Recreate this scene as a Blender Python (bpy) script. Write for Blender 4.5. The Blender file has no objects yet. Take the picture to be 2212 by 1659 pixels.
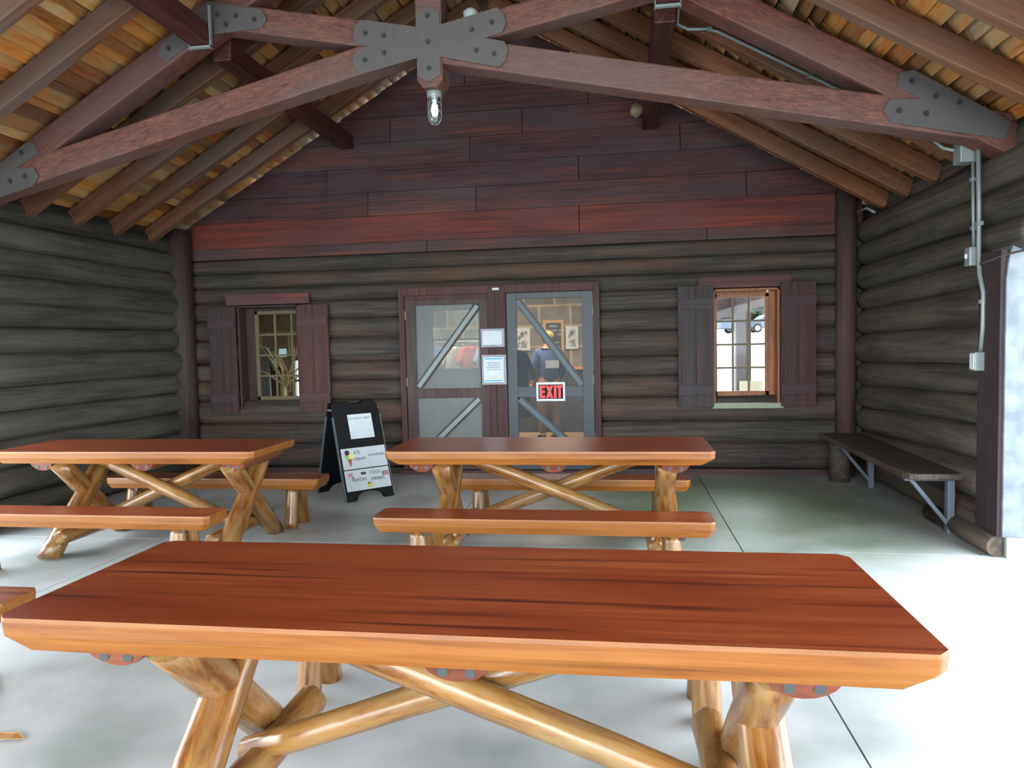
import bpy, math, random
from mathutils import Vector, Matrix, noise as mnoise
random.seed(7)
PI = math.pi
S = bpy.context.scene
COL = S.collection

# ------------------------------------------------------------------ camera
F = 1550.0
Rw = ((0.98877, -0.01469, -0.14868), (0.14748, -0.05767, 0.98738), (-0.02308, -0.99823, -0.05486))
CX, CY = 1106.0, 829.5
_vy = Vector((1336 - CX, 738 - CY, F)).normalized()
_c = -(0.022 * _vy.x + _vy.y) / _vy.z
_vd = Vector((0.022, 1, _c)).normalized()
_vx = _vd.cross(_vy)
if _vx.x < 0: _vx = -_vx
ROWS = (_vx, _vy, -_vd)                      # world axes in camera coords (x right, y down, z forward)
cam_d = bpy.data.cameras.new('camera')
cam = bpy.data.objects.new('camera', cam_d)
COL.objects.link(cam)
xr = Vector((ROWS[0].x, ROWS[1].x, ROWS[2].x))
yd = Vector((ROWS[0].y, ROWS[1].y, ROWS[2].y))
zf = Vector((ROWS[0].z, ROWS[1].z, ROWS[2].z))
cam.matrix_world = Matrix.Translation((0, 0, 1.5)) @ Matrix((xr, -yd, -zf)).transposed().to_4x4()
cam_d.sensor_fit = 'HORIZONTAL'; cam_d.sensor_width = 36.0
cam_d.lens = F / 2212 * 36.0
cam_d.clip_start = 0.05; cam_d.clip_end = 400
S.camera = cam

def at(px, py, X=None, Y=None, Z=None):
    d = Vector((px - CX, py - CY, F))
    w = Vector((ROWS[0].dot(d), ROWS[1].dot(d), ROWS[2].dot(d)))
    t = Y / w.y if Y is not None else (X / w.x if X is not None else (Z - 1.5) / w.z)
    return Vector((t * w.x, t * w.y, 1.5 + t * w.z))

# ------------------------------------------------------------------ light and exposure
W = bpy.data.worlds.new('sky'); S.world = W; W.use_nodes = True
bg = W.node_tree.nodes['Background']
bg.inputs[0].default_value = (0.84, 0.93, 1.0, 1); bg.inputs[1].default_value = 1.0
S.view_settings.view_transform = 'Standard'; S.view_settings.look = 'None'
S.view_settings.gamma = 1.0; S.view_settings.exposure = 3.95
S.view_settings.use_curve_mapping = False
S.cycles.max_bounces = 10; S.cycles.diffuse_bounces = 6; S.cycles.glossy_bounces = 4
S.cycles.transparent_max_bounces = 12; S.cycles.transmission_bounces = 6
S.cycles.caustics_reflective = False; S.cycles.caustics_refractive = False
S.cycles.sample_clamp_indirect = 6.0

def area(name, loc, rot, sx, sy, power, col):
    l = bpy.data.lights.new(name, 'AREA'); l.shape = 'RECTANGLE'; l.size = sx; l.size_y = sy
    l.energy = power; l.color = col
    o = bpy.data.objects.new(name, l); COL.objects.link(o); o.location = loc; o.rotation_euler = rot
    return o
area('shop_fill_light', (-1.6, 10.4, 2.78), (0, 0, 0), 2.6, 1.2, 11, (1.0, .84, .62))  # unseen area lamps, added to light the shop interior
area('shop_fill_light', (-4.4, 10.2, 2.78), (0, 0, 0), 1.2, 1.0, 1.6, (1.0, .84, .62))

# ------------------------------------------------------------------ materials
def lin(c):
    return tuple(((v / 255) / 12.92 if v / 255 <= .04045 else ((v / 255 + .055) / 1.055) ** 2.4) for v in c[:3]) + (1,)
def newmat(name):
    m = bpy.data.materials.new(name); m.use_nodes = True
    nt = m.node_tree; b = nt.nodes['Principled BSDF']
    return m, nt, b
def plain(name, c, rough=.6, metal=0, spec=.5, emit=None, es=0):
    m, nt, b = newmat(name)
    b.inputs['Base Color'].default_value = lin(c); b.inputs['Roughness'].default_value = rough
    b.inputs['Metallic'].default_value = metal; b.inputs['Specular IOR Level'].default_value = spec
    if emit:
        b.inputs['Emission Color'].default_value = lin(emit); b.inputs['Emission Strength'].default_value = es
    # slight procedural variation
    tc = nt.nodes.new('ShaderNodeTexCoord'); n = nt.nodes.new('ShaderNodeTexNoise'); n.inputs['Scale'].default_value = 25
    n.inputs['Detail'].default_value = 4
    mr = nt.nodes.new('ShaderNodeMapRange'); mr.inputs[3].default_value = .82; mr.inputs[4].default_value = 1.15
    mx = nt.nodes.new('ShaderNodeMix'); mx.data_type = 'RGBA'; mx.blend_type = 'MULTIPLY'; mx.inputs[0].default_value = 1
    nt.links.new(tc.outputs['Object'], n.inputs['Vector']); nt.links.new(n.outputs[0], mr.inputs[0])
    mx.inputs[6].default_value = lin(c); nt.links.new(mr.outputs[0], mx.inputs[7]); nt.links.new(mx.outputs[2], b.inputs['Base Color'])
    return m
WK = .56
def lk(c, k):
    return tuple(v * k for v in lin(c)[:3]) + (1,)
def wood(name, cols, axis=0, fine=(1.2, 45), blotch=2.5, rough=.7, spec=.3, bump=.15, coat=0, knots=0, pale=None, pale_amt=0, cross=1.0, tint=True, grain_amt=1.0, k=None, streaks=0):
    """cols: list of (pos,rgb) over streak noise; axis: long direction"""
    k_ = WK if k is None else k
    m, nt, b = newmat(name); N = nt.nodes; L = nt.links
    tc = N.new('ShaderNodeTexCoord')
    mp = N.new('ShaderNodeMapping'); sc = [fine[1] * cross] * 3; sc[axis] = fine[0]; mp.inputs['Scale'].default_value = sc
    L.new(tc.outputs['Object'], mp.inputs[0])
    n1 = N.new('ShaderNodeTexNoise'); n1.inputs['Scale'].default_value = 1; n1.inputs['Detail'].default_value = 6; n1.inputs['Roughness'].default_value = .65
    n1.inputs['Distortion'].default_value = .6
    L.new(mp.outputs[0], n1.inputs['Vector'])
    mp2 = N.new('ShaderNodeMapping'); s2 = [blotch * 2.2] * 3; s2[axis] = blotch * .45; mp2.inputs['Scale'].default_value = s2
    L.new(tc.outputs['Object'], mp2.inputs[0])
    n2 = N.new('ShaderNodeTexNoise'); n2.inputs['Scale'].default_value = 1; n2.inputs['Detail'].default_value = 5; n2.inputs['Roughness'].default_value = .6
    L.new(mp2.outputs[0], n2.inputs['Vector'])
    mixn = N.new('ShaderNodeMath'); mixn.operation = 'MULTIPLY_ADD'; mixn.inputs[1].default_value = .45 * grain_amt
    sp = N.new('ShaderNodeMapRange'); sp.inputs[1].default_value = .28; sp.inputs[2].default_value = .72; sp.clamp = False; L.new(n1.outputs[0], sp.inputs[0]); L.new(sp.outputs[0], mixn.inputs[0])
    m2 = N.new('ShaderNodeMath'); m2.operation = 'MULTIPLY'; m2.inputs[1].default_value = 1 - .45 * grain_amt; L.new(n2.outputs[0], m2.inputs[0]); L.new(m2.outputs[0], mixn.inputs[2])
    cr = N.new('ShaderNodeValToRGB'); e = cr.color_ramp.elements
    e[0].position, e[0].color = cols[0][0], lk(cols[0][1], k_); e[1].position, e[1].color = cols[-1][0], lk(cols[-1][1], k_)
    for p, c in cols[1:-1]:
        x = e.new(p); x.color = lk(c, k_)
    L.new(mixn.outputs[0], cr.inputs[0]); out = cr.outputs[0]
    if pale:
        n3 = N.new('ShaderNodeTexNoise'); n3.inputs['Scale'].default_value = 1; n3.inputs['Detail'].default_value = 3
        mp3 = N.new('ShaderNodeMapping'); s3 = [4.] * 3; s3[axis] = .8; mp3.inputs['Scale'].default_value = s3; mp3.inputs['Location'].default_value = (3, 7, 1)
        L.new(tc.outputs['Object'], mp3.inputs[0]); L.new(mp3.outputs[0], n3.inputs['Vector'])
        mr = N.new('ShaderNodeMapRange'); mr.inputs[1].default_value = .45; mr.inputs[2].default_value = .65; mr.inputs[4].default_value = pale_amt
        L.new(n3.outputs[0], mr.inputs[0])
        mx = N.new('ShaderNodeMix'); mx.data_type = 'RGBA'; L.new(mr.outputs[0], mx.inputs[0]); L.new(out, mx.inputs[6]); mx.inputs[7].default_value = lk(pale, k_)
        out = mx.outputs[2]
    if knots:
        v = N.new('ShaderNodeTexVoronoi'); v.inputs['Scale'].default_value = 1
        mp4 = N.new('ShaderNodeMapping'); s4 = [knots * 2.2] * 3; s4[axis] = knots; mp4.inputs['Scale'].default_value = s4
        L.new(tc.outputs['Object'], mp4.inputs[0]); L.new(mp4.outputs[0], v.inputs['Vector'])
        mr = N.new('ShaderNodeMapRange'); mr.inputs[1].default_value = .025; mr.inputs[2].default_value = .075; mr.inputs[3].default_value = .75; mr.inputs[4].default_value = 0
        L.new(v.outputs['Distance'], mr.inputs[0])
        mx = N.new('ShaderNodeMix'); mx.data_type = 'RGBA'; L.new(mr.outputs[0], mx.inputs[0]); L.new(out, mx.inputs[6]); mx.inputs[7].default_value = lk((45, 25, 15), k_)
        out = mx.outputs[2]
    if streaks:
        mp5 = N.new('ShaderNodeMapping'); s5 = [26.] * 3; s5[axis] = .9; mp5.inputs['Scale'].default_value = s5; mp5.inputs['Location'].default_value = (5, 2, 9)
        n5 = N.new('ShaderNodeTexNoise'); n5.inputs['Scale'].default_value = 1; n5.inputs['Detail'].default_value = 3; L.new(tc.outputs['Object'], mp5.inputs[0]); L.new(mp5.outputs[0], n5.inputs['Vector'])
        mr5 = N.new('ShaderNodeMapRange'); mr5.inputs[1].default_value = .60; mr5.inputs[2].default_value = .72; mr5.inputs[4].default_value = streaks; L.new(n5.outputs[0], mr5.inputs[0])
        mx5 = N.new('ShaderNodeMix'); mx5.data_type = 'RGBA'; L.new(mr5.outputs[0], mx5.inputs[0]); L.new(out, mx5.inputs[6]); mx5.inputs[7].default_value = lk((70, 28, 20), k_); out = mx5.outputs[2]
    if tint:
        a = N.new('ShaderNodeAttribute'); a.attribute_name = 'tint'
        mx = N.new('ShaderNodeMix'); mx.data_type = 'RGBA'; mx.blend_type = 'MULTIPLY'; mx.inputs[0].default_value = 1
        L.new(out, mx.inputs[6]); L.new(a.outputs['Color'], mx.inputs[7]); out = mx.outputs[2]
    L.new(out, b.inputs['Base Color'])
    bp = N.new('ShaderNodeBump'); bp.inputs['Strength'].default_value = bump; bp.inputs['Distance'].default_value = .01
    L.new(mixn.outputs[0], bp.inputs['Height']); L.new(bp.outputs[0], b.inputs['Normal'])
    b.inputs['Roughness'].default_value = rough; b.inputs['Specular IOR Level'].default_value = spec
    if coat: b.inputs['Coat Weight'].default_value = coat; b.inputs['Coat Roughness'].default_value = .12
    return m
LOGC = [(.15, (60, 54, 51)), (.42, (80, 74, 70)), (.58, (100, 94, 88)), (.8, (122, 102, 90))]
M_logX = wood('weathered_log_x', LOGC, 0, (1.4, 30), 2.2, .85, .15, .3, pale=(128, 96, 78), pale_amt=.5)
M_logY = wood('weathered_log_y', LOGC, 1, (1.0, 22), 2.2, .85, .15, .3, pale=(122, 116, 104), pale_amt=.35)
REDC = [(.22, (58, 42, 44)), (.42, (88, 64, 66)), (.56, (108, 72, 68)), (.75, (140, 84, 66))]
M_redX = wood('red_board_x', REDC, 0, (1.0, 40), 1.8, .7, .25, .12, pale=(92, 80, 84), pale_amt=.75, k=.68)
M_redZ = wood('red_board_z', [(.25, (66, 50, 50)), (.5, (96, 72, 70)), (.72, (122, 86, 78))], 2, (1.0, 50), 2.0, .7, .25, .1, pale=(96, 86, 84), pale_amt=.6)
M_truss = wood('truss_timber', [(.18, (64, 44, 44)), (.40, (112, 74, 68)), (.6, (144, 94, 80)), (.82, (180, 122, 98))], 0, (14, 55), 9, .6, .35, .5, pale=(124, 104, 100), pale_amt=.6, k=.6)
M_rafter = wood('rafter_wood', [(.22, (92, 56, 40)), (.44, (138, 90, 66)), (.6, (160, 108, 78)), (.78, (178, 136, 106))], 0, (1.2, 50), 3, .6, .3, .15, pale=(140, 118, 108), pale_amt=.7, knots=1.6, k=.48)
M_purlin = wood('purlin_timber', [(.3, (48, 24, 22)), (.5, (88, 44, 38)), (.7, (116, 60, 50))], 0, (2, 45), 4, .5, .4, .2)
M_deck = wood('split_shake', [(.18, (140, 78, 38)), (.4, (206, 136, 70)), (.56, (220, 166, 100)), (.78, (200, 186, 156))], 1, (3, 42), 5, .6, .3, .3, pale=(178, 170, 146), pale_amt=.75, k=.66)
M_top = wood('varnished_red_top', [(.15, (96, 34, 18)), (.38, (142, 58, 28)), (.56, (164, 78, 40)), (.75, (192, 108, 60))], 0, (1.0, 40), 2.6, .28, .5, .04, knots=2.6, grain_amt=.8, k=.64, streaks=.8)
M_edge = wood('varnished_gold_edge', [(.2, (146, 82, 32)), (.42, (198, 118, 44)), (.6, (214, 136, 60)), (.78, (226, 156, 84))], 0, (1.5, 40), 3.0, .35, .35, .05, knots=2.2, k=.36, streaks=.3)
M_leg = wood('varnished_log', [(.2, (92, 52, 24)), (.38, (160, 100, 46)), (.54, (198, 142, 78)), (.74, (206, 166, 112))], 0, (2.5, 16), 9, .22, .55, .2, pale=(168, 152, 112), pale_amt=.6, knots=2.6, k=.42)
M_cleat = wood('red_cleat', k=.75, cols=[(.3, (92, 44, 28)), (.6, (134, 70, 46)), (.8, (150, 86, 58))], axis=0, fine=(4, 40), blotch=6, rough=.35, spec=.5, bump=.05)
M_bench = wood('dark_plank', [(.3, (60, 52, 46)), (.5, (92, 82, 72)), (.7, (122, 108, 92))], 1, (1, 40), 3, .45, .4, .1)
M_winwood = wood('orange_frame', [(.25, (130, 76, 40)), (.5, (176, 108, 60)), (.75, (196, 134, 82))], 2, (1.5, 40), 3, .5, .4, .06)
M_doorL = wood('brown_door', [(.3, (74, 58, 56)), (.6, (100, 80, 78)), (.8, (112, 92, 88))], 2, (1.5, 40), 3, .6, .3, .06, tint=False)
M_darkw = wood('dark_window_frame', [(.3, (54, 44, 40)), (.6, (78, 64, 58)), (.8, (88, 74, 66))], 2, (1.5, 40), 3, .6, .3, .06, k=.6)
M_doorR = plain('slate_door', (50, 57, 64), .5)
M_braceL = plain('grey_green_brace', (120, 134, 134), .5)
M_braceR = plain('slate_brace', (72, 86, 92), .5)
M_plate = plain('dark_steel', (84, 80, 80), .5, .1)
M_bolt = plain('bolt_steel', (58, 60, 62), .45, .3)
M_galv = plain('galvanised', (134, 142, 142), .4, .2)
M_white = plain('white_paint', (196, 202, 206), .5)
M_black = plain('black_plastic', (12, 13, 15), .6, spec=.2)
M_grey = plain('grey_plastic_edge', (70, 84, 92), .4)
M_paper = plain('paper', (190, 200, 206), .6)
M_sheet = plain('clear_sleeve', (190, 194, 200), .2)
M_red = plain('exit_red', (226, 30, 36), .4, emit=(226, 30, 36), es=0.0)
M_blue = plain('blue_print', (70, 160, 215), .5)
M_ink = plain('grey_ink', (110, 118, 128), .6)
M_inkd = plain('dark_ink', (60, 66, 74), .6)
M_yel = plain('yellow_ink', (222, 196, 96), .6)
M_brass = plain('brass', (92, 76, 46), .4, .6)
M_mull = plain('old_cream_muntin', (96, 86, 60), .6)
M_sill = plain('pale_green_sill', (132, 142, 120), .6)

def mat_concrete():
    m, nt, b = newmat('stained_concrete'); N = nt.nodes; L = nt.links
    tc = N.new('ShaderNodeTexCoord')
    n = N.new('ShaderNodeTexNoise'); n.inputs['Scale'].default_value = .9; n.inputs['Detail'].default_value = 6; L.new(tc.outputs['Object'], n.inputs['Vector'])
    cr = N.new('ShaderNodeValToRGB'); e = cr.color_ramp.elements
    e[0].position, e[0].color = .36, lin((140, 148, 146)); e[1].position, e[1].color = .65, lin((198, 203, 206))
    x = e.new(.5); x.color = lin((180, 186, 187))
    L.new(n.outputs[0], cr.inputs[0])
    # greenish damp stain in the far right corner
    n2 = N.new('ShaderNodeTexNoise'); n2.inputs['Scale'].default_value = 1.6; n2.inputs['Detail'].default_value = 4; L.new(tc.outputs['Object'], n2.inputs['Vector'])
    g = N.new('ShaderNodeVectorMath'); g.operation = 'DISTANCE'; g.inputs[1].default_value = (1.0, 6.6, 0); L.new(tc.outputs['Object'], g.inputs[0])
    a = N.new('ShaderNodeMath'); a.operation = 'MULTIPLY_ADD'; a.inputs[1].default_value = 2.2; L.new(n2.outputs[0], a.inputs[0]); L.new(g.outputs['Value'], a.inputs[2])
    mr = N.new('ShaderNodeMapRange'); mr.inputs[1].default_value = 1.9; mr.inputs[2].default_value = 3.2; mr.inputs[3].default_value = .75; mr.inputs[4].default_value = 0
    L.new(a.outputs[0], mr.inputs[0])
    mx = N.new('ShaderNodeMix'); mx.data_type = 'RGBA'; L.new(mr.outputs[0], mx.inputs[0]); L.new(cr.outputs[0], mx.inputs[6]); mx.inputs[7].default_value = lin((104, 124, 82))
    L.new(mx.outputs[2], b.inputs['Base Color'])
    n3 = N.new('ShaderNodeTexNoise'); n3.inputs['Scale'].default_value = 5; n3.inputs['Detail'].default_value = 4; L.new(tc.outputs['Object'], n3.inputs['Vector'])
    mr2 = N.new('ShaderNodeMapRange'); mr2.inputs[3].default_value = .22; mr2.inputs[4].default_value = .5; L.new(n3.outputs[0], mr2.inputs[0]); L.new(mr2.outputs[0], b.inputs['Roughness'])
    bp = N.new('ShaderNodeBump'); bp.inputs['Strength'].default_value = .05; L.new(n3.outputs[0], bp.inputs['Height']); L.new(bp.outputs[0], b.inputs['Normal'])
    return m
M_floor = mat_concrete()
def mat_brick():
    m, nt, b = newmat('grey_block_wall'); N = nt.nodes; L = nt.links
    tc = N.new('ShaderNodeTexCoord'); mp = N.new('ShaderNodeMapping'); mp.inputs['Rotation'].default_value = (PI / 2, 0, 0)
    L.new(tc.outputs['Object'], mp.inputs[0])
    br = N.new('ShaderNodeTexBrick'); L.new(mp.outputs[0], br.inputs['Vector']); br.inputs['Scale'].default_value = 1
    br.inputs['Color1'].default_value = lin((112, 110, 106)); br.inputs['Color2'].default_value = lin((132, 126, 116)); br.inputs['Mortar'].default_value = lin((172, 158, 132))
    br.inputs['Brick Width'].default_value = .55; br.inputs['Row Height'].default_value = .36; br.inputs['Mortar Size'].default_value = .025; br.inputs['Mortar Smooth'].default_value = .4
    n = N.new('ShaderNodeTexNoise'); n.inputs['Scale'].default_value = 6; L.new(tc.outputs['Object'], n.inputs['Vector'])
    mx = N.new('ShaderNodeMix'); mx.data_type = 'RGBA'; mx.blend_type = 'OVERLAY'; mx.inputs[0].default_value = .4
    L.new(br.outputs[0], mx.inputs[6]); L.new(n.outputs[0], mx.inputs[7]); L.new(mx.outputs[2], b.inputs['Base Color']); b.inputs['Roughness'].default_value = .9
    return m
M_block = mat_brick()
def mat_noise(name, c1, c2, scale, rough=.9, bump=0):
    m, nt, b = newmat(name); N = nt.nodes; L = nt.links
    tc = N.new('ShaderNodeTexCoord'); n = N.new('ShaderNodeTexNoise'); n.inputs['Scale'].default_value = scale; n.inputs['Detail'].default_value = 6
    L.new(tc.outputs['Object'], n.inputs['Vector']); cr = N.new('ShaderNodeValToRGB'); e = cr.color_ramp.elements
    e[0].position, e[0].color = .35, lin(c1); e[1].position, e[1].color = .65, lin(c2); L.new(n.outputs[0], cr.inputs[0]); L.new(cr.outputs[0], b.inputs['Base Color'])
    b.inputs['Roughness'].default_value = rough
    if bump:
        bp = N.new('ShaderNodeBump'); bp.inputs['Strength'].default_value = bump; L.new(n.outputs[0], bp.inputs['Height']); L.new(bp.outputs[0], b.inputs['Normal'])
    return m
M_ground = mat_noise('pale_paving', (160, 164, 158), (188, 190, 184), 3)
M_grass = mat_noise('hillside_grass', (70, 100, 50), (120, 146, 80), 2)
M_leaf = mat_noise('tree_leaves', (16, 26, 12), (38, 54, 26), .8)
M_bark = mat_noise('bark', (70, 56, 44), (110, 92, 72), 6)
M_roofing = mat_noise('roofing', (70, 60, 52), (96, 82, 70), 8)
M_pier = mat_noise('bleached_daylit_face', (88, 97, 105), (114, 122, 128), 9, .7, .15)  # bleached wood, with the daylight on this face put into the colour
def mat_glass(name, tint=(1, 1, 1), ior=1.5, wav=0):
    m, nt, b = newmat(name); N = nt.nodes; L = nt.links
    N.remove(b); out = N['Material Output']
    tr = N.new('ShaderNodeBsdfTransparent'); tr.inputs[0].default_value = (*tint, 1)
    gl = N.new('ShaderNodeBsdfGlossy'); gl.inputs['Roughness'].default_value = .02
    fr = N.new('ShaderNodeFresnel'); fr.inputs[0].default_value = ior
    if wav:
        tc = N.new('ShaderNodeTexCoord'); n = N.new('ShaderNodeTexNoise'); n.inputs['Scale'].default_value = 5; L.new(tc.outputs['Object'], n.inputs['Vector'])
        bp = N.new('ShaderNodeBump'); bp.inputs['Strength'].default_value = wav; bp.inputs['Distance'].default_value = .02; L.new(n.outputs[0], bp.inputs['Height']); L.new(bp.outputs[0], gl.inputs['Normal'])
    mx = N.new('ShaderNodeMixShader'); L.new(fr.outputs[0], mx.inputs[0]); L.new(tr.outputs[0], mx.inputs[1]); L.new(gl.outputs[0], mx.inputs[2]); L.new(mx.outputs[0], out.inputs[0])
    return m
M_glass = mat_glass('old_window_glass', (.93, .96, .95), 1.22)
def mat_screen(name, c, op):
    m, nt, b = newmat(name); N = nt.nodes; L = nt.links
    out = N['Material Output']; tr = N.new('ShaderNodeBsdfTransparent')
    b.inputs['Base Color'].default_value = lin(c); b.inputs['Roughness'].default_value = .5
    mx = N.new('ShaderNodeMixShader'); mx.inputs[0].default_value = op
    L.new(tr.outputs[0], mx.inputs[1]); L.new(b.outputs[0], mx.inputs[2]); L.new(mx.outputs[0], out.inputs[0])
    return m
M_screenL = mat_screen('grey_insect_screen', (150, 160, 158), .27)
M_screenR = mat_screen('fine_insect_screen', (110, 120, 122), .12)

# ------------------------------------------------------------------ mesh helpers
class MB:
    def __init__(s): s.v = []; s.f = []; s.mi = []; s.t = []; s.sm = []
    def add(s, vs, fs, mi=0, tint=(1, 1, 1), smooth=False):
        o = len(s.v); s.v += [tuple(v) for v in vs]
        for f in fs:
            s.f.append([i + o for i in f]); s.mi.append(mi); s.t.append(tint); s.sm.append(smooth)
    def box(s, a, b, mi=0, tint=(1, 1, 1), M=None):
        x0, y0, z0 = a; x1, y1, z1 = b
        vs = [Vector(p) for p in ((x0, y0, z0), (x1, y0, z0), (x1, y1, z0), (x0, y1, z0), (x0, y0, z1), (x1, y0, z1), (x1, y1, z1), (x0, y1, z1))]
        if M: vs = [M @ v for v in vs]
        s.add(vs, [(0, 3, 2, 1), (4, 5, 6, 7), (0, 1, 5, 4), (1, 2, 6, 5), (2, 3, 7, 6), (3, 0, 4, 7)], mi, tint)
    def prism(s, pts, fn, d0, d1, mi=0, tint=(1, 1, 1)):
        n = len(pts); vs = [fn(p, d0) for p in pts] + [fn(p, d1) for p in pts]
        s.add(vs, [tuple(range(n))[::-1], tuple(range(n, 2 * n))] + [(i, (i + 1) % n, n + (i + 1) % n, n + i) for i in range(n)], mi, tint)
    def tube(s, pts, r, seg=10, mi=0, tint=(1, 1, 1), cap=True, amp=0, rz=None, freq=2.0, seed=0, round_end=0):
        pts = [Vector(p) for p in pts]; n = len(pts); rs = r if isinstance(r, (list, tuple)) else [r] * n
        up = Vector((0, 0, 1)); vs = []
        for i, p in enumerate(pts):
            d = (pts[min(i + 1, n - 1)] - pts[max(i - 1, 0)]).normalized()
            u = up if abs(d.z) < .95 else Vector((0, 1, 0))
            a = d.cross(u).normalized(); bb = a.cross(d).normalized()
            for k in range(seg):
                th = 2 * PI * k / seg
                q = a * math.cos(th) + bb * math.sin(th) * (rz if rz else 1)
                rr = rs[i]
                if amp: rr *= 1 + amp * mnoise.noise(p * freq + q * 1.3 + Vector((seed, seed * .7, 0)))
                vs.append(p + q * rr)
        fs = [(i * seg + k, i * seg + (k + 1) % seg, (i + 1) * seg + (k + 1) % seg, (i + 1) * seg + k) for i in range(n - 1) for k in range(seg)]
        s.add(vs, fs, mi, tint, True)
        if cap:
            o = len(s.v) - len(vs)
            s.f.append([o + k for k in range(seg)][::-1]); s.mi.append(mi); s.t.append(tint); s.sm.append(False)
            s.f.append([o + (n - 1) * seg + k for k in range(seg)]); s.mi.append(mi); s.t.append(tint); s.sm.append(False)
    def build(s, name, mats, parent=None, M=None, bevel=0, seg=2):
        me = bpy.data.meshes.new(name); me.from_pydata(s.v, [], s.f); 
        mats = mats if isinstance(mats, (list, tuple)) else [mats]
        for m in mats: me.materials.append(m)
        me.polygons.foreach_set('material_index', s.mi); me.polygons.foreach_set('use_smooth', s.sm)
        ca = me.color_attributes.new('tint', 'FLOAT_COLOR', 'CORNER'); arr = []
        for p, t in zip(me.polygons, s.t): arr += [t[0], t[1], t[2], 1.0] * p.loop_total
        ca.data.foreach_set('color', arr)
        me.validate(); me.update()
        o = bpy.data.objects.new(name, me); COL.objects.link(o)
        if parent is not None: o.parent = parent
        if M is not None: o.matrix_basis = M
        if bevel:
            bv = o.modifiers.new('bevel', 'BEVEL'); bv.width = bevel; bv.segments = seg; bv.limit_method = 'ANGLE'; bv.angle_limit = .6
        return o
def empty(name, loc, rz=0):
    o = bpy.data.objects.new(name, None); COL.objects.link(o); o.location = loc; o.rotation_euler = (0, 0, rz); o.empty_display_size = .1
    return o
def tag(o, label, cat, group=None):
    o['label'] = label; o['category'] = cat
    if group: o['group'] = group
    return o
def struct(o): o['kind'] = 'structure'; return o
def frame_M(p0, p1, up=Vector((0, 0, 1))):
    p0 = Vector(p0); p1 = Vector(p1); x = (p1 - p0).normalized(); y = Vector(up).cross(x).normalized(); z = x.cross(y)
    return Matrix.Translation(p0) @ Matrix((x, y, z)).transposed().to_4x4(), (p1 - p0).length
def beam(name, p0, p1, w, h, m, parent=None, off=Vector((0, 0, 0)), bevel=.006, y0=None, y1=None, tint=(1, 1, 1), zc=.5):
    """w along local y, h along local z (top at (1-zc)*h); positions in parent's space"""
    M, L = frame_M(Vector(p0) - off, Vector(p1) - off); b = MB()
    b.box((0, -w / 2, -h * zc), (L, w / 2, h * (1 - zc)), 0, tint)
    return b.build(name, m, parent, M, bevel)
def logp(name, p0, p1, r0, r1, m, parent=None, amp=.12, seg=16, seed=None, n=9, tint=(1, 1, 1), rz=None, bevel=0, taper=0):
    M, L = frame_M(p0, p1); b = MB()
    pts = [(L * i / (n - 1), 0, 0) for i in range(n)]; rs = [r0 + (r1 - r0) * i / (n - 1) for i in range(n)]
    if taper:
        pts = [(-.0, 0, 0)] + [(L * t, 0, 0) for t in (.012, .04)] + pts[1:-1] + [(L * t, 0, 0) for t in (.96, .988)] + [(L, 0, 0)]
        rs = [r0 * .72, r0 * .9, r0] + rs[1:-1] + [r1, r1 * .9, r1 * .72]
    b.tube(pts, rs, seg, 0, tint, True, amp, rz, 3.0, seed if seed is not None else random.random() * 50)
    return b.build(name, m, parent, M)

# ================================================================== SETTING
XL, XR, YB = -5.2, 2.5, 8.18
# floor slabs with open joints
b = MB()
def slabs(xs, y0, y1):
    for a, c in zip(xs[:-1], xs[1:]): b.box((a + .004, y0 + .004, -.1), (c - .004, y1 - .004, 0))
slabs([-7.6, -3.65, -1.4, .85, 2.9, 4.6], -6, 5.2)
slabs([-5.4, -3.65, -1.4, .85, 2.41, 2.9], 5.2, 8.6)
struct(b.build('floor', M_floor))
M_dirt = plain('joint_dirt', (40, 38, 36), .9)
# ground outside: paving, rising car park to the rear
b = MB()
b.box((-80, -60, -.3), (80, 16, -.11))
b.add([(-80, 16, -.11), (80, 16, -.11), (80, 46, 1.75), (-80, 46, 1.75), (90, 120, 3.15), (-90, 120, 3.15)], [(0, 1, 2, 3), (3, 2, 4, 5)])
struct(b.build('floor', [M_ground]))

def logs_wall(b, seams, seams2, axis, fixed, a0, a1, r, mi=0, spans=None, base=(1, 1, 1)):
    """stack of logs between consecutive seam heights; axis 0=x,1=y; `fixed` = centre coordinate on other axis"""
    for i in range(len(seams) - 1):
        zt0, zb0, zt1, zb1 = seams[i], seams[i + 1], seams2[i], seams2[i + 1]
        for (s0, s1) in (spans[i] if spans else [(a0, a1)]):
            n = max(4, int((s1 - s0) / .3)); pts = []; rs = []
            g = random.uniform(.85, 1.12); tn = (base[0] * g * random.uniform(.97, 1.05), base[1] * g, base[2] * g * random.uniform(.96, 1.03))
            for k in range(n + 1):
                s = s0 + (s1 - s0) * k / n; t = (s - a0) / (a1 - a0)
                zt = zt0 + (zt1 - zt0) * t; zb = zb0 + (zb1 - zb0) * t
                pts.append((s, fixed, (zt + zb) / 2) if axis == 0 else (fixed, s, (zt + zb) / 2)); rs.append((zt - zb) / 2 * 1.07)
            e = .04
            p0, p1 = Vector(pts[0]), Vector(pts[-1]); d = (p1 - p0).normalized()
            pts = [p0, p0 + d * e * .4, p0 + d * e] + pts[1:-1] + [p1 - d * e, p1 - d * e * .4, p1]
            rs = [rs[0] * .8, rs[0] * .94, rs[0]] + rs[1:-1] + [rs[-1], rs[-1] * .94, rs[-1] * .8]
            b.tube(pts, rs, 14, mi, tn, True, .09, None, 1.6, random.random() * 90)

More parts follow.
